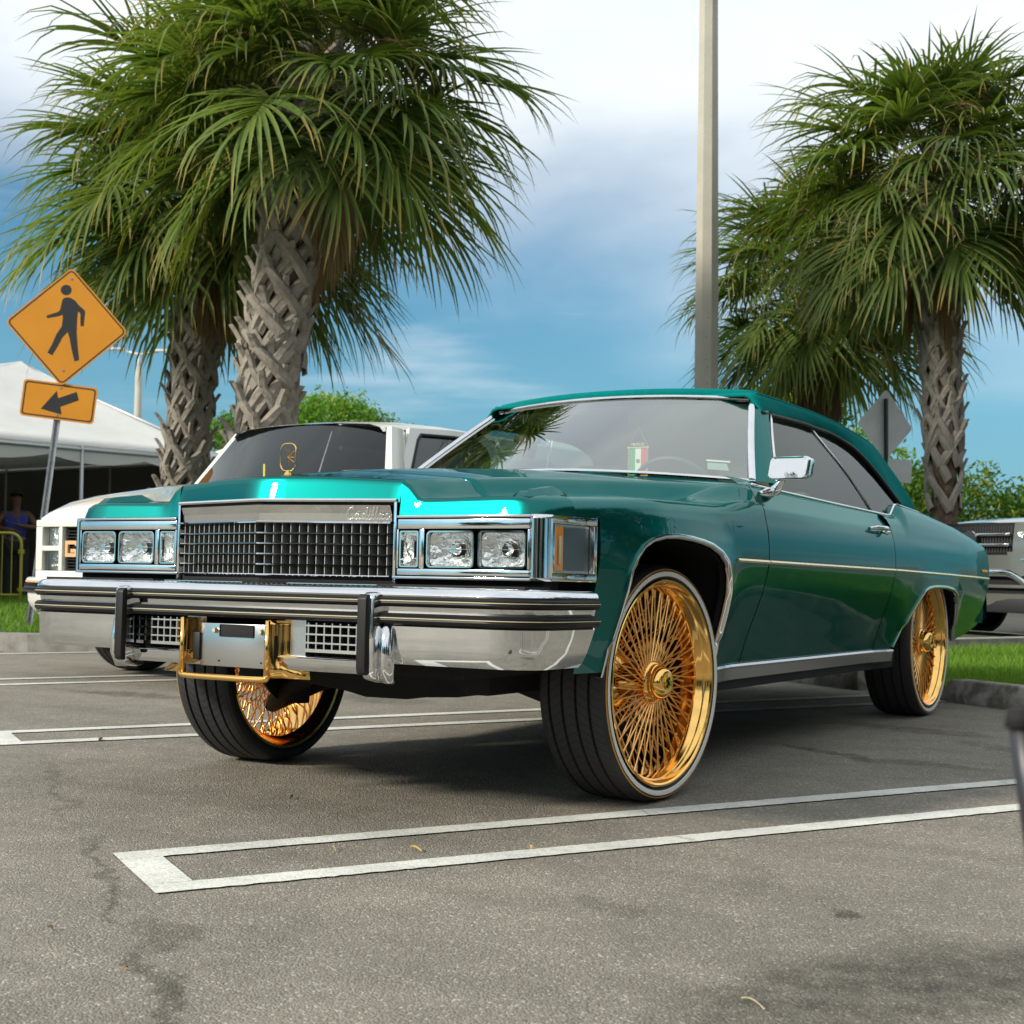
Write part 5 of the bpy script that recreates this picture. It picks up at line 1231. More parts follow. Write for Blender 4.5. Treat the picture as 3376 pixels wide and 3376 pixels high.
# ================= street furniture =================
galv = mat('galvanised_steel', (.36, .38, .40), .42, .75, noise=(14, (.28, .30, .32), .4, .6))
signy = mat('sign_yellow', (.64, .255, .004), .45, noise=(2.2, (.56, .215, .003), .3, .7)); signk = mat('sign_black', (.012, .013, .016), .5); signb = mat('sign_back', (.74, .75, .73), .6, .0, noise=(4, (.64, .65, .63), .35, .65))
def basis(normal, roll):
    n = Vector(normal).normalized(); x = Vector((0, 0, 1)).cross(n).normalized(); z = n.cross(x); R3 = Matrix.Rotation(roll, 3, n); x = R3 @ x; z = R3 @ z
    return Matrix((x, z, n)).transposed().to_4x4()      # local x right, y up, z toward viewer
def plate_poly(name, poly, z0, z1, m, parent):
    mb = MB(); mb.prism(poly, 'z', z0, z1); return mb.obj(name, m, parent)
def sq_round(h, r, n=5):   # rounded diamond of half diagonal h
    s = h*sqrt(2)
    return [((p[0]-p[1])/sqrt(2), (p[0]+p[1])/sqrt(2)) for p in rrect(s, s, r, n)]
def band(name, outer, inner_, z, m, parent):
    n = len(outer); V = [(x, y, z) for x, y in outer]+[(x, y, z) for x, y in inner_]; return MB().add(V, [(i, (i+1) % n, n+(i+1) % n, n+i) for i in range(n)]).obj(name, m, parent)
def slot_post(parent, p0, p1, m, hd=0):
    """perforated U-channel post in world space"""
    p0 = Vector(p0); p1 = Vector(p1); d = (p1-p0).normalized(); sx = Vector((cos(hd), sin(hd), 0)); ny = d.cross(sx).normalized(); sx = ny.cross(d)
    mb = MB(); prof = [(-.030, .0), (-.030, .004), (-.016, .006), (-.014, .026), (.014, .026), (.016, .006), (.030, .004), (.030, 0), (.012, .002), (.010, .021), (-.010, .021), (-.012, .002)]
    rows = [[p+sx*a+ny*b_ for a, b_ in prof] for p in (p0, p1)]; V, F = grid(rows, True); mb.add(V, F); o = mb.obj('post', m, parent)
    mb = MB(); L_ = (p1-p0).length
    for k in range(int(L_/.0254*.5)):
        c = p0+d*(.03+k*.0508)+ny*.0265
        mb.add([c+sx*.0045*cos(a)+d*.0045*sin(a)+ny*.0006 for a in np.linspace(0, 2*pi, 8, endpoint=False)], [tuple(range(8))])
        c = c-ny*.0268-ny*.001; mb.add([c+sx*.0045*cos(a)+d*.0045*sin(a) for a in np.linspace(0, 2*pi, 8, endpoint=False)], [tuple(range(7, -1, -1))])
    mb.obj('post_hole', M['matte'], parent); return o
sign = thing('pedestrian_crossing_sign', 'yellow diamond sign with a black walking figure above a yellow arrow plate, leaning slightly left', 'road sign', (-4.73, -7.52, .12))
toc = (CAM-Vector((-4.75, -7.31, 2.0))); nrm = Matrix.Rotation(radians(-12), 3, 'Z') @ Vector((toc.x, toc.y, 0)).normalized()
lean = radians(-6.3)
B1 = Matrix.Translation(Vector((-4.75, -7.31, 2.83))-sign.location) @ basis(nrm, lean)
dm = bpy.data.objects.new('tmp', None)
def panel(name, par, mtx): o = bpy.data.objects.new(name, None); link(o, par); o.matrix_basis = mtx; return o
H_ = .548
outer = sq_round(H_, .05); dia = plate_poly('diamond_plate', outer, -.002, .001, signy, sign); dia.matrix_basis = B1 @ Matrix.Rotation(radians(2.5), 4, 'Z')
band('border', sq_round(H_-.018, .042), sq_round(H_-.036, .032), .0016, signk, dia)
# walking figure, drawn in a unit space about the plate centre (x right, y up), metres
def poly(name, pts, m, par, z=.0020): return MB().add([(x, y, z) for x, y in pts], [tuple(range(len(pts)))]).obj(name, m, par)
hd = [(-.035+.048*cos(a), .335+.048*sin(a)) for a in np.linspace(0, 2*pi, 24, endpoint=False)]; poly('symbol_head', hd, signk, dia)
torso = [(-.045, .262), (-.020, .270), (.010, .268), (.055, .245), (.085, .210), (.145, .165), (.150, .150), (.148, .02), (.120, .018), (.108, .135), (.086, .150), (.085, .085), (.088, .02), (.092, -.05), (.110, -.16), (.135, -.292), (.095, -.308), (.060, -.20), (.035, -.105), (.012, -.045), (-.030, -.10), (-.062, -.18), (-.105, -.27), (-.150, -.250), (-.118, -.175), (-.085, -.075), (-.045, .0), (-.042, .06), (-.045, .105), (-.082, .090), (-.178, .062), (-.188, .085), (-.090, .128), (-.072, .150), (-.066, .205), (-.060, .245)]
b = bmesh.new(); vs = [b.verts.new((x+.0, y, .0020)) for x, y in torso]; b.faces.new(vs); bmesh.ops.triangulate(b, faces=b.faces[:]); me = bpy.data.meshes.new('symbol_body'); b.to_mesh(me); b.free(); me.materials.append(signk); o = bpy.data.objects.new('symbol_body', me); link(o, dia)
for yy in (.44, -.40): MB().tube([(.0, yy, 0), (.0, yy, .006)], .010, 8).obj('bolt', galv, dia)
B2 = Matrix.Translation(Vector((-4.73, -7.37, 2.15))-sign.location) @ basis(nrm, lean)
ap = plate_poly('arrow_plate', rrect(.66, .335, .035), -.002, .001, signy, sign); ap.matrix_basis = B2
band('border', rrect(.63, .305, .028), rrect(.605, .28, .022), .0016, signk, ap)
ar = [(.145, .115), (.175, .04), (.045, -.035), (.070, -.110), (-.150, -.095), (-.040, .115), (-.012, .035)]
ar = [(-.150, -.085), (.040, -.115), (.020, -.045), (.175, .035), (.145, .108), (-.010, .030), (-.030, .095)]
b = bmesh.new(); vs = [b.verts.new((x, y, .0020)) for x, y in ar]; b.faces.new(vs); bmesh.ops.triangulate(b, faces=b.faces[:]); me = bpy.data.meshes.new('arrow'); b.to_mesh(me); b.free(); me.materials.append(signk); o = bpy.data.objects.new('arrow', me); link(o, ap)
for yy in (.125, -.125): MB().tube([(.0, yy, 0), (.0, yy, .006)], .009, 8).obj('bolt', galv, ap)
up_ = (basis(nrm, lean) @ Vector((0, 1, 0, 0))).to_3d(); c0 = Vector((-4.73, -7.37, 2.15))-sign.location
slot_post(sign, c0-up_*(2.06)-nrm*.03, c0+up_*1.0-nrm*.03, galv, atan2(nrm.y, nrm.x)+pi/2)
# sign seen from behind
rs = thing('road_sign', 'grey back of a diamond road sign on a dark perforated post', 'road sign', (-12.34, -1.94, 0)); toc = CAM-Vector((-14.75, -2.75, 2)); n2 = Matrix.Rotation(radians(44), 3, 'Z') @ Vector((toc.x, toc.y, 0)).normalized()
p_ = plate_poly('diamond_plate', sq_round(.43, .045), -.001, .001, signb, rs); p_.matrix_basis = Matrix.Translation((.06, -.08, 2.39)) @ basis(n2, radians(-2))
p_ = plate_poly('small_plate', rrect(.38, .27, .03), -.001, .001, signb, rs); p_.matrix_basis = Matrix.Translation((-.04, .06, 1.86)) @ basis(n2, radians(-2))
dk = mat('dark_post', (.05, .055, .06), .5, .5); slot_post(rs, (.10, -.05, 0), (.09, -.07, 2.70), dk, atan2(n2.y, n2.x)+pi/2+pi)
# concrete light pole
pole_m = mat('concrete_pole', (.44, .42, .35), .85, noise=(2.2, (.36, .34, .29), .3, .7), bump=(35, .5, .006))
lp_ = thing('light_pole', 'tall plain grey octagonal concrete light pole rising out of frame behind the canvas roof', 'light pole', (-11.66, -4.02, 0)); P = [(0, 0, 0), (.04, .02, 4), (.16, .07, 9.2)]
MB().tube(P, [.163, .148, .105], 8).obj('shaft', pole_m, lp_)
mb = MB(); mb.tube([(.16, .07, 9.1), (.16, .07, 9.5)], .05, 8); mb.bar((-.6, .4, 9.4), (.9, -.3, 9.4), .05, .05); mb.obj('arm', galv, lp_)
random.seed(5); mb = MB()
for k in range(46):
    z = random.uniform(1, 7.6); a = random.choice((.35, .5, .8, 1.1)); rr = .160-.006*z; c = Vector((.04*z/4, .02*z/4, z))+Vector((cos(a), sin(a), 0))*rr*.99; mb.tube([c, c+Vector((cos(a), sin(a), 0))*.003], random.uniform(.003, .008), 6)
mb.obj('pit_mark', mat('pole_pit', (.12, .11, .10), .9), lp_)
fl = thing('street_lamp', 'distant pale street lamp with two flat heads left of the palm trunks', 'street lamp', (-35.3, -38.1, 0)); mb = MB(); mb.tube([(0, 0, 0), (0, 0, 8.2)], [.20, .13], 10); mb.obj('pole', pole_m, fl, True)
sx = Vector((cr.x, cr.y, 0)).normalized(); wm = mat('white_lamp_paint', (.62, .62, .60), .5)
mb = MB(); mb.tube([(0, 0, 8.1), (0, 0, 8.75)], .07, 8); mb.tube([tuple(-sx*.75+Vector((0, 0, 8.86))), (0, 0, 8.66), tuple(sx*.75+Vector((0, 0, 8.80)))], .05, 6); mb.obj('arm', wm, fl, True)
for s in (1, -1):
    c = sx*s*.92+Vector((0, 0, 8.83 if s > 0 else 8.88)); mb = MB(); mb.bar(c-sx*.30, c+sx*.30, .30, .09); mb.obj('lamp_head', wm, fl, bevel=.02)
    
# ---- frame tents ----
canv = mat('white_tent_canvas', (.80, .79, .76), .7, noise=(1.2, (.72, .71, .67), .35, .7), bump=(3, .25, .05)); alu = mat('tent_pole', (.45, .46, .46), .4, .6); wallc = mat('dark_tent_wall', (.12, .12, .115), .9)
N_ = canv.node_tree.nodes; tl_ = N_.new('ShaderNodeBsdfTranslucent'); tl_.inputs[0].default_value = (.75, .74, .70, 1); mx_ = N_.new('ShaderNodeMixShader'); mx_.inputs[0].default_value = .22; canv.node_tree.links.new(N_['Principled BSDF'].outputs[0], mx_.inputs[1]); canv.node_tree.links.new(tl_.outputs[0], mx_.inputs[2]); canv.node_tree.links.new(mx_.outputs[0], N_['Material Output'].inputs[0])
def tent(label, A, C, depth, zp, ze, leg_n=3, scal=.28, back=True, pk_at=None):
    """A, C: two front eave corners on the ground plan; tent extends away by depth"""
    A = Vector((A[0], A[1], 0)); C = Vector((C[0], C[1], 0)); d = (C-A); L_ = d.length; d.normalize(); n_ = Vector((d.y, -d.x, 0)); n_ = n_ if n_.dot(A-CAM) > 0 else -n_
    t = thing('frame_tent', label, 'tent', tuple(A)); Q = [Vector((0, 0, 0)), d*L_, d*L_+n_*depth, n_*depth]; pk = d*L_/2+n_*depth/2 if pk_at is None else Vector((pk_at[0], pk_at[1], 0))-A
    # roof: four curved sectors
    rows = []
    per = []
    for i in range(4):
        for k in range(10): per.append(Q[i].lerp(Q[(i+1) % 4], k/10))
    for u_ in np.linspace(0, 1, 9):
        rows.append([(p.lerp(pk, u_)+Vector((0, 0, ze+(zp-ze)*(u_**1.12)-.05*sin(pi*u_)*(1 if (i % 10) else 0)))) for i, p in enumerate(per)])
    V, F = grid(rows, True); o = MB().add(V, F).obj('roof', canv, t, True, 25); solid(o, .01)
    # valance with scallops
    rows = []; n = 120; per2 = []
    for i in range(4):
        for k in range(n//4): per2.append((Q[i].lerp(Q[(i+1) % 4], k/(n//4)), k))
    rows = [[p+Vector((0, 0, ze+.01)) for p, k in per2], [p+Vector((0, 0, ze-scal*.55)) for p, k in per2], [p+Vector((0, 0, ze-scal*(.62+.38*abs(sin(k*pi/6))))) for p, k in per2]]; V, F = grid(rows, True); MB().add(V, F).obj('valance', canv, t)
    mb = MB()
    for a in range(4): mb.tube([Q[a]+Vector((0, 0, ze-.06)), Q[(a+1) % 4]+Vector((0, 0, ze-.06))], .03, 8)
    mb.tube([Q[0]+Vector((0, 0, ze-.03)), pk+Vector((0, 0, zp-.08))], .025, 6); mb.tube([Q[1]+Vector((0, 0, ze-.03)), pk+Vector((0, 0, zp-.08))], .025, 6); mb.tube([Q[2]+Vector((0, 0, ze-.03)), pk+Vector((0, 0, zp-.08))], .025, 6); mb.tube([pk-d*L_/2+Vector((0, 0, ze-.03)), pk+Vector((0, 0, zp-.08))], .025, 6)
    mb.obj('frame', alu, t, True)
    for i in range(4):
        for k in range(leg_n): p = Q[i].lerp(Q[(i+1) % 4], k/leg_n); MB().tube([p, p+Vector((0, 0, ze))], .03, 8).obj('leg', alu, t, True)
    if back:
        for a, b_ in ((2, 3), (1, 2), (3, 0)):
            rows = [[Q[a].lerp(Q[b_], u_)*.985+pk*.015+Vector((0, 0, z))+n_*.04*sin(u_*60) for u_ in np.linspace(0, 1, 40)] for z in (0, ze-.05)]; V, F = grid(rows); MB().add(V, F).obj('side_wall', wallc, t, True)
    return t
A = Vector((-9.27, -13.79)); C = Vector((-13.67, -13.47)); dd_ = (C-A).normalized(); A0 = A-dd_*4.6
tent('large white peaked marquee tent behind the yellow crossing sign', tuple(A0), tuple(C), 9.2, 4.34, 2.42, pk_at=(-13.4, -18.4))
tent('smaller white tent with scalloped edge showing between the two left palm trunks', (-16.4, -15.6), (-20.0, -15.2), 3.8, 3.25, 2.35, 2, .34)
# ---- crowd barriers ----
def barrier(label, p0, p1, m):
    p0 = Vector(p0); p1 = Vector(p1); t = thing('crowd_barrier', label, 'barrier', tuple(p0), group='steel crowd barriers in front of the tent'); d = p1-p0; L_ = d.length; d.normalize(); Z = Vector((0, 0, 1)); r_ = .16; P = []
    P.append(Z*0+d*0); P += [Z*.3, Z*(1.07-r_)]
    for k in range(1, 6): a = k*pi/10; P.append(d*(r_-r_*cos(a))+Z*(1.07-r_+r_*sin(a)))
    for k in range(5, 0, -1): a = k*pi/10; P.append(d*(L_-(r_-r_*cos(a)))+Z*(1.07-r_+r_*sin(a)))
    P += [d*L_+Z*(1.07-r_), d*L_+Z*.3, d*L_]
    MB().tube(P, .021, 8).obj('hoop', m, t, True); MB().tube([Z*.20, d*L_+Z*.20], .016, 6).obj('bottom_rail', m, t, True)
    for k in range(1, int(L_/.13)): q = d*(k*.13); MB().tube([q+Z*.20, q+Z*1.05], .008, 5, caps=False).obj('bar', m, t, True)
    nn = Vector((-d.y, d.x, 0))
    for q in (d*.25, d*(L_-.25)): mb = MB(); mb.bar(q-nn*.28+Z*.015, q+nn*.28+Z*.015, .04, .02); mb.obj('foot', m, t)
    mb = MB(); mb.box(-.03, .03, -.03, .03, .25, .30); mb.box(-.03, .03, -.03, .03, .78, .84); mb.obj('hook', m, t)
yel = mat('yellow_barrier_paint', (.42, .38, .04), .5, .2)
b0 = Vector((-9.47, -13.25, .0)); bd = Vector((.62, -.78, 0)).normalized()
barrier('yellow-green steel crowd barrier at the left edge', b0-Vector((-.10, .16, 0))+bd*.0, b0-Vector((-.1, .16, 0))+bd*2.2, yel)
barrier('grey steel crowd barrier partly behind the front of the white truck', b0+Vector((-.10, .16, 0))-bd*2.2, b0+Vector((-.10, .16, 0)), galv)
# ---- people ----
def person(label, loc, face, skin, top_c, leg_c, joints, hair=None, cap=None, white_hand=False, group=None):
    """one skinned body; joints: dict of points"""
    t = thing('person', label, 'person', loc, (0, 0, face)); J = dict(pelvis=(0, 0, .95), chest=(0, 0, 1.28), neck=(0, .0, 1.47), head0=(.01, 0, 1.56), head1=(.02, 0, 1.68), ls=(0, .17, 1.40), le=(.02, .23, 1.12), lw=(.10, .22, .88), lh=(.13, .21, .80), rs=(0, -.17, 1.40), re=(.02, -.23, 1.12), rw=(.10, -.22, .88), rh=(.13, -.21, .80), lk=(.03, .11, .50), la=(0, .12, .08), lt=(.14, .13, .03), rk=(.03, -.11, .50), ra=(0, -.12, .08), rt=(.14, -.13, .03), lhip=(0, .10, .90), rhip=(0, -.10, .90)); J.update(joints)
    Rd = dict(pelvis=.14, chest=.145, neck=.055, head0=.075, head1=.085, ls=.062, le=.042, lw=.030, lh=.028, rs=.062, re=.042, rw=.030, rh=.028, lk=.062, la=.042, lt=.035, rk=.062, ra=.042, rt=.035, lhip=.10, rhip=.10)
    E_ = [('pelvis', 'chest'), ('chest', 'neck'), ('neck', 'head0'), ('head0', 'head1'), ('chest', 'ls'), ('ls', 'le'), ('le', 'lw'), ('lw', 'lh'), ('chest', 'rs'), ('rs', 're'), ('re', 'rw'), ('rw', 'rh'), ('pelvis', 'lhip'), ('lhip', 'lk'), ('lk', 'la'), ('la', 'lt'), ('pelvis', 'rhip'), ('rhip', 'rk'), ('rk', 'ra'), ('ra', 'rt')]
    def skin_obj(names, edges, m, name, grow=0.0, root='pelvis'):
        me = bpy.data.meshes.new(name); idx = {n: i for i, n in enumerate(names)}; me.from_pydata([J[n] for n in names], [(idx[a], idx[b_]) for a, b_ in edges], []); o = bpy.data.objects.new(name, me); link(o, t)
        md = o.modifiers.new('skin', 'SKIN'); md.use_smooth_shade = True
        for n, i in idx.items():
            rr = Rd.get(n, .01)+grow; o.data.skin_vertices[0].data[i].radius = (rr, rr*(1.0 if n not in ('chest', 'pelvis') else .85)); o.data.skin_vertices[0].data[i].use_root = (n == root)
        s_ = o.modifiers.new('sub', 'SUBSURF'); s_.levels = 1; s_.render_levels = 2; me.materials.append(m); return o
    # hands: palm plus five fingers as chains from the hand joint
    names = list(J); edges = list(E_)
    for sd_, hn in ((1, 'lh'), (-1, 'rh')):
        h = Vector(J[hn]); w_ = Vector(J['lw' if sd_ > 0 else 'rw']); d = (h-w_).normalized(); side = Vector((1, 0, 0))
        for k, (off, ln) in enumerate(((-.026, .045), (-.009, .055), (.009, .052), (.026, .04))):
            a1 = f'{hn}f{k}a'; a2 = f'{hn}f{k}b'; J[a1] = tuple(h+d*.03+side*off); J[a2] = tuple(h+d*(.03+ln)+side*off*1.1+Vector((0, -sd_*.012, 0))); Rd[a1] = .0095; Rd[a2] = .007; names += [a1, a2]; edges += [(hn, a1), (a1, a2)]
        a1 = f'{hn}t'; J[a1] = tuple(h+d*.015+side*.055); Rd[a1] = .009; names.append(a1); edges.append((hn, a1))
    skin_obj(names, edges, skin, 'body')
    skin_obj(['pelvis', 'chest', 'neck', 'ls', 'rs', 'le', 're'] if cap or not white_hand else ['pelvis', 'chest', 'ls', 'rs'], [('pelvis', 'chest'), ('chest', 'neck'), ('chest', 'ls'), ('chest', 'rs'), ('ls', 'le'), ('rs', 're')] if cap or not white_hand else [('pelvis', 'chest'), ('chest', 'ls'), ('chest', 'rs')], top_c, 'top', .022)
    skin_obj(['pelvis', 'lhip', 'lk', 'la', 'rhip', 'rk', 'ra'], [('pelvis', 'lhip'), ('lhip', 'lk'), ('lk', 'la'), ('pelvis', 'rhip'), ('rhip', 'rk'), ('rk', 'ra')], leg_c, 'trousers', .014)
    hc = Vector(J['head1']).lerp(Vector(J['head0']), .45)
    mb = MB(); mb.add([hc+Vector((.088, 0, .0)), hc+Vector((.078, .012, -.035)), hc+Vector((.106, 0, -.032)), hc+Vector((.078, -.012, -.035))], [(0, 1, 2), (0, 2, 3)]); mb.obj('nose', skin, t, True)
    for s in (1, -1):
        MB().tube([hc+Vector((.080, s*.030, .004)), hc+Vector((.088, s*.030, .004))], .009, 8).obj('eye', M['matte'], t); MB().tube([hc+Vector((0, s*.085, .01)), hc+Vector((.0, s*.094, -.01)), hc+Vector((.0, s*.085, -.03))], .010, 6).obj('ear', skin, t, True)
    MB().tube([hc+Vector((.088, -.02, -.062)), hc+Vector((.092, 0, -.063)), hc+Vector((.088, .02, -.062))], .005, 5).obj('mouth', mat('lips', (.25, .09, .08), .6), t)
    if hair:
        rows = []
        for a in np.linspace(-.15, pi/2, 7): rows.append([hc+Vector((-.012+.100*cos(a)*cos(b_), .098*cos(a)*sin(b_), .035+.105*sin(a))) for b_ in np.linspace(pi*.42, pi*1.58, 13)]+[])
        V, F = grid(rows); o = MB().add(V, F).obj('hair', hair, t, True); solid(o, .02)
        rows = []
        for a in np.linspace(.25, pi/2, 6): rows.append([hc+Vector((.100*cos(a)*cos(b_), .096*cos(a)*sin(b_), .035+.108*sin(a))) for b_ in np.linspace(0, 2*pi, 18, endpoint=False)])
        V, F = grid(rows, True); o = MB().add(V, F).obj('hair', hair, t, True); solid(o, .015)
    if cap:
        rows = []
        for a in np.linspace(0, pi/2, 6): rows.append([hc+Vector((.112*cos(a)*cos(b_), .104*cos(a)*sin(b_), .040+.10*sin(a))) for b_ in np.linspace(0, 2*pi, 20, endpoint=False)])
        V, F = grid(rows, True); c_ = MB().add(V, F).obj('cap', cap, t, True); MB().add(*grid([[hc+Vector((.09, y, .045)), hc+Vector((.19-.6*y*y*6, y, .030))] for y in np.linspace(-.075, .075, 7)])).obj('cap_brim', cap, c_, True)
    return t
sk = mat('brown_skin', (.16, .075, .045), .5); sk2 = mat('tan_skin', (.30, .17, .11), .5); hairm = mat('black_hair', (.012, .010, .009), .6); blk = mat('black_cloth', (.015, .015, .018), .9)
flagb = mat('blue_star_print', (.03, .05, .30), .8, noise=(60, (.65, .65, .65), .62, .66)); whc = mat('white_cloth', (.62, .61, .58), .8); gryc = mat('grey_cloth', (.22, .24, .25), .9)
f_ = atan2(CAM.y+14.5, CAM.x+10)
person('dark haired woman in a blue starred top under the tent behind the barriers', (-10.35, -14.72, 0), f_, sk, flagb, blk, dict(le=(.10, .30, 1.18), lw=(.22, .10, 1.20), lh=(.24, .02, 1.22), re=(.10, -.30, 1.18), rw=(.24, -.08, 1.14), rh=(.25, .0, 1.12)), hair=hairm, white_hand=True)
person('person in dark clothes cut off by the left edge beyond the yellow barrier', (-9.95, -15.20, 0), f_+.3, sk, gryc, blk, dict(), hair=hairm)
person('man in a grey cap seen through the windscreen of the teal car', (-3.95, -1.98, 0), 1.0, sk2, gryc, blk, dict(head0=(.01, 0, 1.50), head1=(.02, 0, 1.61), neck=(0, 0, 1.42), chest=(0, 0, 1.22), ls=(0, .17, 1.34), rs=(0, -.17, 1.34)), cap=gryc)
# pale building far beyond, glimpsed through the car
bm_ = mat('pale_stucco', (.60, .60, .52), .85, noise=(.6, (.54, .54, .47), .3, .7)); wdm = mat('dark_window', (.05, .06, .06), .15)
hb = Vector((CAM.x-47.58, CAM.y-27.56, 0)); hb = Vector((-47.58-CAM.x, -27.56-CAM.y, 0)).normalized(); bc = CAM+hb*67; bc.z = 0
bl = thing('building', 'low pale flat-roofed building seen far away through the windscreen', 'building', tuple(bc), (0, 0, atan2(-hb.y, -hb.x)))
MB().box(-6, 0, -1.2, 9, 0, 5.9).obj('wall', bm_, bl); MB().box(-5, -1.0, .8, 6, 5.9, 6.9).obj('upper_wall', bm_, bl); MB().box(-6.1, .1, -1.3, 9.1, 5.9, 6.05).obj('parapet', bm_, bl)
for k in range(3): MB().box(0.0, 0.05, -.4+k*2.4, .9+k*2.4, 2.2, 4.2).obj('window', wdm, bl)
bl2 = thing('building', 'long pale shop building behind the camera, mirrored in chrome and glass', 'building', (27, 12, 0), (0, 0, radians(30))); mb = MB(); mb.box(-5, 5, -24, 24, 0, 5.0); mb.obj('wall', bm_, bl2)
for k in range(10): mb = MB(); mb.box(-5.06, -5.0, -22+k*4.6, -19+k*4.6, .3, 3.2); mb.obj('window', wdm, bl2)
# folded camp chair corner close to the camera at the right edge
# ================= white truck (local x forward, origin under the front bumper centre) =================
wp = mat('white_truck_paint', (.66, .67, .61), .25, 0, .8); tan_ = mat('tan_stripe', (.60, .36, .16), .4, 0, .5); blp = mat('black_plastic', (.014, .015, .017), .5)
TB = (-1.80, -3.47)
tk = thing('pickup_truck', 'white truck with tan stripe, black grille and gold wheels parked beyond the teal car', 'truck', (TB[0], TB[1], 0))
def tx(V): return V
def loftx(stations, m, name, parent, smooth=True, autos=40, mirror_y=True):
    """stations: list of half cross-sections [(x,y,z)..]; mirrored to a full skin"""
    rows = []
    for s_ in stations: rows.append([(x, -y, z) for x, y, z in s_]+[(x, y, z) for x, y, z in reversed(s_)])
    V, F = grid(rows); return MB().add(V, F).obj(name, m, parent, smooth, autos)
# hood: half section from the side shoulder to centre
def hood_sec(x, zs, zc, w): return [(x, w, zs-.30), (x, w, zs-.06), (x, w-.02, zs-.01), (x, w-.09, zs+.012), (x, w*.55, zs+.012+(zc-zs)*.6), (x, w*.2, zc), (x, 0, zc)]
loftx([hood_sec(-.10, 1.005, 1.02, .84), hood_sec(-.125, 1.055, 1.07, .86), hood_sec(-.20, 1.09, 1.115, .88), hood_sec(-.35, 1.145, 1.18, .91), hood_sec(-.6, 1.20, 1.245, .93), hood_sec(-1.0, 1.255, 1.31, .95), hood_sec(-1.50, 1.295, 1.36, .955)], wp, 'hood', tk)
# front panel with openings
mb = MB()
def fb(y0, y1, z0, z1, x0=-.16, x1=-.10): mb.box(x0, x1, y0, y1, z0, z1)
fb(-.86, .86, .985, 1.03); fb(-.86, .86, .64, .700); fb(-.645, -.612, .70, .985); fb(.612, .645, .70, .985); fb(-.86, -.80, .70, .985); fb(.80, .86, .70, .985); fb(-.81, -.64, .828, .862); fb(.64, .81, .828, .862)
mb.obj('front_panel', wp, tk, bevel=.006)
MB().box(-.20, -.17, -.62, .62, .69, .99).obj('grille_back', M['matte'], tk)
for k in range(14): z = .712+k*.0205; MB().box(-.155, -.13, -.612, .612, z-.002, z+.002).obj('grille_slat', blp, tk)
def letter(txt, y, z): 
    o = text_obj('grille_letter', txt, .155, tan_, tk, Matrix(((0, 0, 1, -.118), (1, 0, 0, y), (0, 1, 0, z), (0, 0, 0, 1))), .010); return o
def gshape(y, z, w, h, t):     # square G
    mb = MB(); 
    for (a, b_, c, d) in ((0, w, h-t, h), (0, w, 0, t), (0, t, t, h-t), (w-t, w, t, h*.5), (w*.45, w-t, h*.5-t, h*.5), (w-t, w, h*.68, h-t)): mb.box(-.128, -.108, y+a, y+b_, z+c, z+d)
    return mb
gshape(-.592, .790, .115, .105, .024).obj('badge_letter', tan_, tk); 
for s in (1, -1):
    for z0, z1, nm in ((.864, .980, 'headlight'), (.704, .824, 'turn_lamp')):
        y0, y1 = (.652, .796) if s > 0 else (-.796, -.652)
        MB().box(-.165, -.158, y0, y1, z0, z1).obj(nm, M['reflector'], tk)
        mb = MB(); rows = [[(-.112-.010*((y-(y0+y1)/2)/.07)**2, y, z) for y in np.linspace(y0, y1, 6)] for z in (z0, z1)]; V, F = grid(rows); mb.add(V, F).obj('lamp_lens', M['lens'] if nm == 'headlight' else M['lens_smoke'], tk, True)
    MB().box(-.34, -.14, min(s*.845, s*.905), max(s*.845, s*.905), .70, .99).obj('corner_lamp', M['lens_smoke'], tk, bevel=.01)
# bumper
rows = []
for y in np.linspace(-.985, .985, 21): x = -.015-.12*(abs(y)/.985)**4; rows.append([(x-.10, y, .650), (x-.02, y, .655), (x, y, .645), (x, y, .618), (x-.004, y, .618)])
V, F = grid(rows); MB().add(V, F).obj('bumper_top', wp, tk, True, 40)
rows = []
for y in np.linspace(-.985, .985, 21): x = -.010-.12*(abs(y)/.985)**4; rows.append([(x-.05, y, .634), (x+.004, y, .634), (x+.004, y, .622), (x-.05, y, .622)])
V, F = grid(rows, True); MB().add(V, F).obj('bumper_stripe', tan_, tk)
rows = []
for y in np.linspace(-.99, .99, 21): x = .002-.12*(abs(y)/.985)**4; rows.append([(x-.06, y, .615), (x+.004, y, .612), (x-.004, y, .598), (x+.008, y, .585), (x-.002, y, .572), (x+.006, y, .560), (x-.06, y, .550)])
V, F = grid(rows, True); MB().add(V, F).obj('bumper_rubber', M['black'], tk)
rows = []
for y in np.linspace(-.965, .965, 21): x = -.02-.12*(abs(y)/.985)**4; rows.append([(x-.08, y, .555), (x, y, .555), (x-.004, y, .50), (x-.03, y, .46), (x-.10, y, .40), (x-.2, y, .40)])
V, F = grid(rows); MB().add(V, F).obj('bumper_skirt', wp, tk, True, 40)
MB().box(-.55, -.22, -.90, .90, .25, .44).obj('air_dam', blp, tk, bevel=.02)
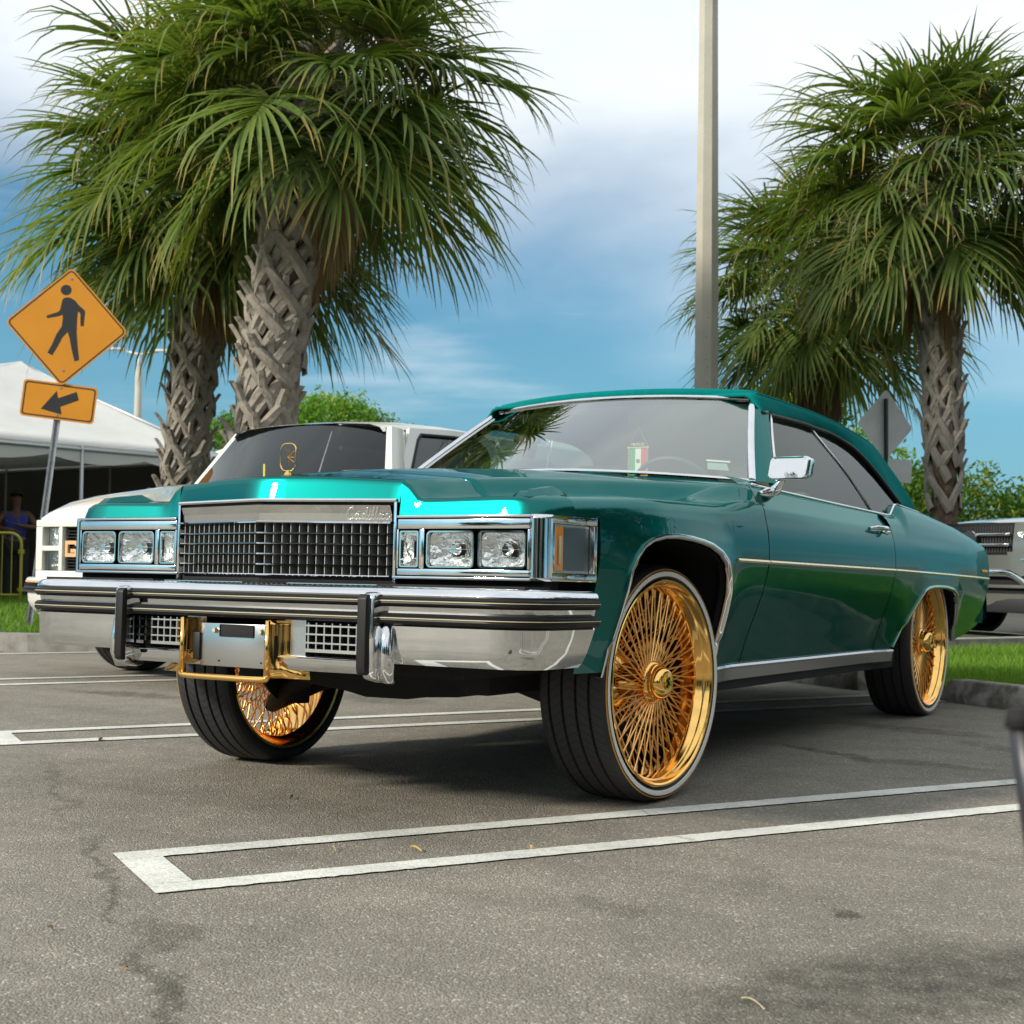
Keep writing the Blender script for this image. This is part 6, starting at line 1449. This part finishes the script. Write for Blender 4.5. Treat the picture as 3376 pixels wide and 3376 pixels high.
# sides with wheel arches
TA = [(-1.36, .40), (-1.33, .60), (-1.26, .74), (-1.14, .83), (-.95, .865), (-.76, .83), (-.64, .74), (-.57, .60), (-.55, .42)]
xs_ = sorted(set([-.12, -.2, -.35, -.5, -.549, -1.361, -1.45, -1.9, -2.5, -3.2, -3.6, -4.0, -4.8, -5.25]+[-.55-.81*k/24 for k in range(25)]), reverse=True)
rows = []
for x in xs_:
    zb = itp(x, TA) if -1.36 <= x <= -.55 else .42; zt = itp(x, [(-5.3, 1.30), (-1.45, 1.26), (-.6, 1.165), (-.28, 1.09), (-.12, 1.0)]); w = .975 if x < -.5 else .975-.10*((x+.5)/.38)**2
    rows.append([(x, w-.012+.012*sin(pi*min(1, (z-zb)/(zt-zb)*.9+.1)), z) for z in np.linspace(zb, zt-.03, 10)]+[(x, w-.02, zt-.005), (x, w-.06, zt)])
V, F = grid(rows); 
for k in (0, 1):
    v_, f_2 = (V, F) if k == 0 else mirror(V, F); MB().add(v_, f_2).obj('side_panel', wp, tk, True, 40)
MB().box(-5.3, -.45, -.85, .85, .35, .60).obj('chassis', M['under'], tk)
MB().box(-5.25, -1.50, -.90, .90, .60, 1.25).obj('lower_cab', blp, tk)
# cab: roof, pillars, glass
def rsec(x, z, w): return [(x, w, z-.055), (x, w-.03, z-.02), (x, w-.12, z+.005), (x, w*.4, z+.022), (x, 0, z+.025)]
loftx([rsec(-1.80, 1.755, .70), rsec(-1.90, 1.775, .715), rsec(-2.1, 1.79, .725), rsec(-2.6, 1.805, .73), rsec(-3.6, 1.80, .73), rsec(-5.0, 1.79, .72), rsec(-5.2, 1.74, .70)], wp, 'roof', tk)
def wq(t, y): b_ = Vector((-1.38-.20*abs(y)**2, .88*y, 1.35-.03*y*y)); u_ = Vector((-1.80-.05*abs(y)**2, .695*y, 1.770-.035*y*y)); return b_.lerp(u_, t)
rows = [[wq(t, y) for y in np.linspace(-1, 1, 17)] for t in np.linspace(0, 1, 7)]; V, F = grid(rows); MB().add(V, F).obj('windscreen', M['dark_glass'], tk, True)
for s in (1, -1):
    rows = []
    for t in np.linspace(0, 1, 8): p = wq(t, s*1.0); q = wq(t, s*1.055); rows.append([p, q+Vector((.0, 0, .012)), q+Vector((-.09, s*.02, 0)), q+Vector((-.13-.02*t, s*.01, -.02))])
    V, F = grid(rows); MB().add(V, F).obj('front_pillar', wp, tk, True, 50)
    # side frame with door window opening
    def sy(z): return s*(.955-(z-1.2)*.36)
    o1 = [(-1.62, 1.26), (-1.78, 1.42), (-1.98, 1.66), (-2.04, 1.745), (-2.6, 1.775), (-3.05, 1.775), (-3.20, 1.70), (-3.28, 1.26)]
    i1 = [(-1.82, 1.31), (-1.92, 1.44), (-2.10, 1.66), (-2.16, 1.705), (-2.6, 1.722), (-2.92, 1.72), (-3.02, 1.66), (-3.08, 1.31)]
    n = len(o1); V = [(x, sy(z), z) for x, z in o1]+[(x, sy(z), z) for x, z in i1]; F = [(i, (i+1) % n, n+(i+1) % n, n+i) for i in range(n)]; o = MB().add(V, F).obj('door_frame', wp, tk); solid(o, .03)
    MB().add([(x, sy(z)-s*.012, z) for x, z in i1], [tuple(range(n))]).obj('door_glass', M['dark_glass'], tk)
    mb = MB(); mb.tube([(x, sy(z)+s*.001, z) for x, z in i1], .012, 6, closed=True); mb.obj('window_seal', M['black'], tk, True)
    V = [(-3.28, sy(1.2), 1.2), (-5.2, sy(1.2), 1.2), (-5.2, sy(1.74), 1.74), (-3.20, sy(1.75), 1.75)]; o = MB().add(V, [(0, 1, 2, 3)]).obj('rear_side_panel', wp, tk); solid(o, .03)
MB().tube([(-1.15, .62, 1.28), (-1.30, .64, 1.66)], [.006, .003], 6).obj('antenna', galv, tk); 
MB().box(-1.36, -1.355, -.012, .003, 1.37, 1.46).obj('hanging_tag', yel, tk)
for lx, ly, sd_ in ((-.95, -.78, -1), (-.95, .78, 1), (-4.2, -.78, -1), (-4.2, .78, 1)):
    w = make_wheel(tk, 0, 0, 0, sd_, 0, 'joined'); w.matrix_basis = Matrix.Translation((lx, ly, .372)) @ Matrix.Rotation(0 if sd_ > 0 else pi, 4, 'Z')
tk.scale = (.94, .94, .94)
# ================= grey SUV at the right edge =================
gp_ = mat('warm_grey_metallic', (.30, .295, .27), .28, .75, 1.0)
hv = Vector((.844, -.536, 0)).normalized(); cen = Vector((-11.16, -.76, 0))
sv = thing('parked_car', 'grey metallic car with black twin-bar grille, cut off by the right edge', 'car', tuple(cen), (0, 0, atan2(hv.y, hv.x)))
def front(y, z):     # nose surface x(y,z)
    return .02-.10*abs(y)**2.2-.30*max(0, abs(y)-.72)-.22*max(0, z-.88)**1.3-.10*max(0, .50-z)
ys_ = np.linspace(-.94, .94, 31)
def hole(y, z): return (abs(y) < .50-.42*max(0, .90-z) and .80 < z < 1.11) or (abs(y) < .80-.5*max(0, z-.52) and .44 < z < .60 and not .50 < z < .515)
zs_ = np.linspace(.30, 1.12, 30); V = [(front(y, z), y, z) for z in zs_ for y in ys_]; F = []
for i in range(29):
    for j in range(30):
        if not hole((ys_[j]+ys_[j+1])/2, (zs_[i]+zs_[i+1])/2): F.append((i*31+j, i*31+j+1, (i+1)*31+j+1, (i+1)*31+j))
MB().add(V, F).obj('front_fascia', gp_, sv, True, 60)
V = [(front(y, z)-.06, y, z) for z in zs_ for y in ys_]; F = [(i*31+j, i*31+j+1, (i+1)*31+j+1, (i+1)*31+j) for i in range(29) for j in range(30)]; MB().add(V, F).obj('grille_back', M['matte'], sv)
for z in (.905, 1.005):
    mb = MB(); mb.tube([(front(y, z)+.012, y, z) for y in np.linspace(-.47, .47, 15)], .017, 8); mb.obj('grille_bar', M['chrome'], sv, True)
for k in range(27): y = -.45+.9*k/26; MB().tube([(front(y, 1.08)-.02, y, 1.085), (front(y, .82)-.02, y, .83)], .006, 5).obj('grille_rib', blp, sv)
MB().tube([(front(0, .95)+.02, 0, .955), (front(0, .95)+.04, 0, .955)], .09, 24).obj('badge', M['chrome_dull'], sv, True, 40)
mb = MB(); rows = []
for y in np.linspace(-.86, .86, 31): z = .64-.16*sm((abs(y)-.42)/.4); rows.append([(front(y, z)+.0, y, z+.035), (front(y, z)+.03, y, z+.02), (front(y, z)+.03, y, z-.025), (front(y, z), y, z-.04)])
V, F = grid(rows); mb.add(V, F).obj('skid_trim', M['chrome'], sv, True)
MB().box(-.25, .0, -.85, .85, .26, .40).obj('lower_valance', blp, sv, bevel=.03)
def hs(x, w, zs2, zc): return [(x, w, zs2-.25), (x, w, zs2-.05), (x, w-.04, zs2), (x, w-.16, zs2+.03), (x, w*.45, zc-.01), (x, w*.2, zc), (x, 0, zc)]
loftx([hs(-.08, .80, 1.08, 1.125), hs(-.2, .88, 1.09, 1.15), hs(-.5, .93, 1.11, 1.18), hs(-1.0, .945, 1.13, 1.21), hs(-1.68, .945, 1.15, 1.23)], gp_, 'hood', sv)
SA = [(-1.22, .34), (-1.18, .55), (-1.06, .70), (-.86, .76), (-.66, .70), (-.54, .55), (-.50, .34)]
rows = []
for x in sorted(set([-.15, -.3, -.45, -.499, -1.221, -1.6, -2.4, -3.2, -4.3]+[-.5-.72*k/16 for k in range(17)]), reverse=True):
    zb = itp(x, SA) if -1.22 <= x <= -.5 else .34; zt = itp(x, [(-4.3, 1.15), (-1.35, 1.13), (-.15, 1.07)]); w = .945 if x < -.45 else .945-.14*((x+.45)/.3)**2; rows.append([(x, w, z) for z in np.linspace(zb, zt, 9)])
V, F = grid(rows)
for k in (0, 1): v_, f_2 = (V, F) if k == 0 else mirror(V, F); MB().add(v_, f_2).obj('side_panel', gp_, sv, True, 40)
loftx([[(-1.62, .80, 1.15), (-1.62, .4, 1.20), (-1.62, 0, 1.21)], [(-2.2, .66, 1.58), (-2.0, .4, 1.62), (-2.0, 0, 1.63)]], M['dark_glass'], 'windscreen', sv)
loftx([[(-1.98, .68, 1.57), (-1.98, .4, 1.625), (-1.98, 0, 1.64)], [(-3.9, .66, 1.56), (-3.9, .4, 1.62), (-3.9, 0, 1.63)]], gp_, 'roof', sv)
loftx([[(-1.4, .93, 1.14), (-2.05, .72, 1.56), (-2.05, .70, 1.57)], [(-4.2, .90, 1.15), (-3.9, .72, 1.55), (-3.9, .70, 1.56)]], M['dark_glass'], 'side_glass', sv)
for s in (1, -1):
    P = [(front(s*.56, 1.02)+.01, s*.55, 1.03), (front(.7, 1.03), s*.72, 1.045), (-.22, s*.87, 1.06), (-.42, s*.92, 1.05), (-.24, s*.88, .96), (front(.7, .93)+.005, s*.70, .94), (front(.58, .97)+.01, s*.58, .97)]
    MB().add(P, [tuple(range(7))]).obj('headlight', M['reflector'], sv); MB().add([(a+.008, b_*1.003, c) for a, b_, c in P], [tuple(range(7))]).obj('headlight_lens', M['lens'], sv)
    MB().tube([(front(.62, .76)+.01, s*.60, .765), (front(.78, .77)+.02, s*.80, .775)], .012, 6).obj('chrome_fin', M['chrome'], sv)
    for lx in (-.86, -3.75):
        mb = MB(); mb.rev([(.0, .10), (.20, .10), (.24, .12), (.33, .115), (.355, .09), (.36, 0), (.355, -.09), (.30, -.11)], 40); w_ = mb.obj('wheel', M['tyre'], sv, True, 40); w_.matrix_basis = Matrix.Translation((lx, s*.80, .36)) @ Matrix.Rotation(0 if s > 0 else pi, 4, 'Z')
        mb = MB()
        for k in range(10): a = 2*pi*k/10; mb.bar((0, .112, 0), (.22*cos(a), .118, .22*sin(a)), .03, .02, (0, 1, 0))
        mb.obj('rim', M['chrome_dull'], w_)
MB().box(-4.2, -.3, -.84, .84, .30, .50).obj('floor_pan', M['under'], sv)
sv.scale = (1.08, 1.08, 1.08)
# dark folding chair standing just in front of the lens, only its corner in frame
ch = thing("folding_chair", "blurred dark grey corner of a folding chair with blue cloth at the right edge", "chair", (2.99, 2.56, 0))
blu = mat('blue_cloth', (.16, .26, .42), .7); tealc = mat('teal_cloth', (.0, .22, .20), .6); dgr = mat('dark_grey_tube', (.025, .025, .032), .4)
def chw(p): return Vector(p)-ch.location
MB().tube([chw((3.010, 2.544, .636)), chw((3.003, 2.551, .567)), chw((2.975, 2.580, .30)), chw((2.95, 2.61, .02))], .0095, 10).obj('frame_tube', dgr, ch, True)
MB().tube([chw((3.010, 2.544, .630)), chw((3.0105, 2.5435, .643))], [.012, .009], 10).obj('tube_cap', M['matte'], ch, True)
rows = []
for z in np.linspace(.634, .30, 12): rows.append([chw((3.004+.006*sin(z*30)-u_*.16-.10*(.64-z), 2.557+u_*.30+.105*(.64-z), z-.03*u_+.008*sin(u_*30))) for u_ in np.linspace(0, 1, 10)])
V, F = grid(rows); o = MB().add(V, F).obj('seat_cloth', blu, ch, True); solid(o, .003)
rows = [[Vector(p)+Vector((.0035, .0015, 0)) for p in r[:4]] for r in rows[1:4]]; V, F = grid(rows); MB().add(V, F).obj('cloth_trim', tealc, ch, True)
for dx, dy in ((-.02, .38), (-.35, .02), (-.38, .40)): MB().tube([chw((2.99+dx, 2.562+dy, .01)), chw((3.0+dx, 2.55+dy, .60))], .0095, 8).obj('frame_tube', dgr, ch, True)
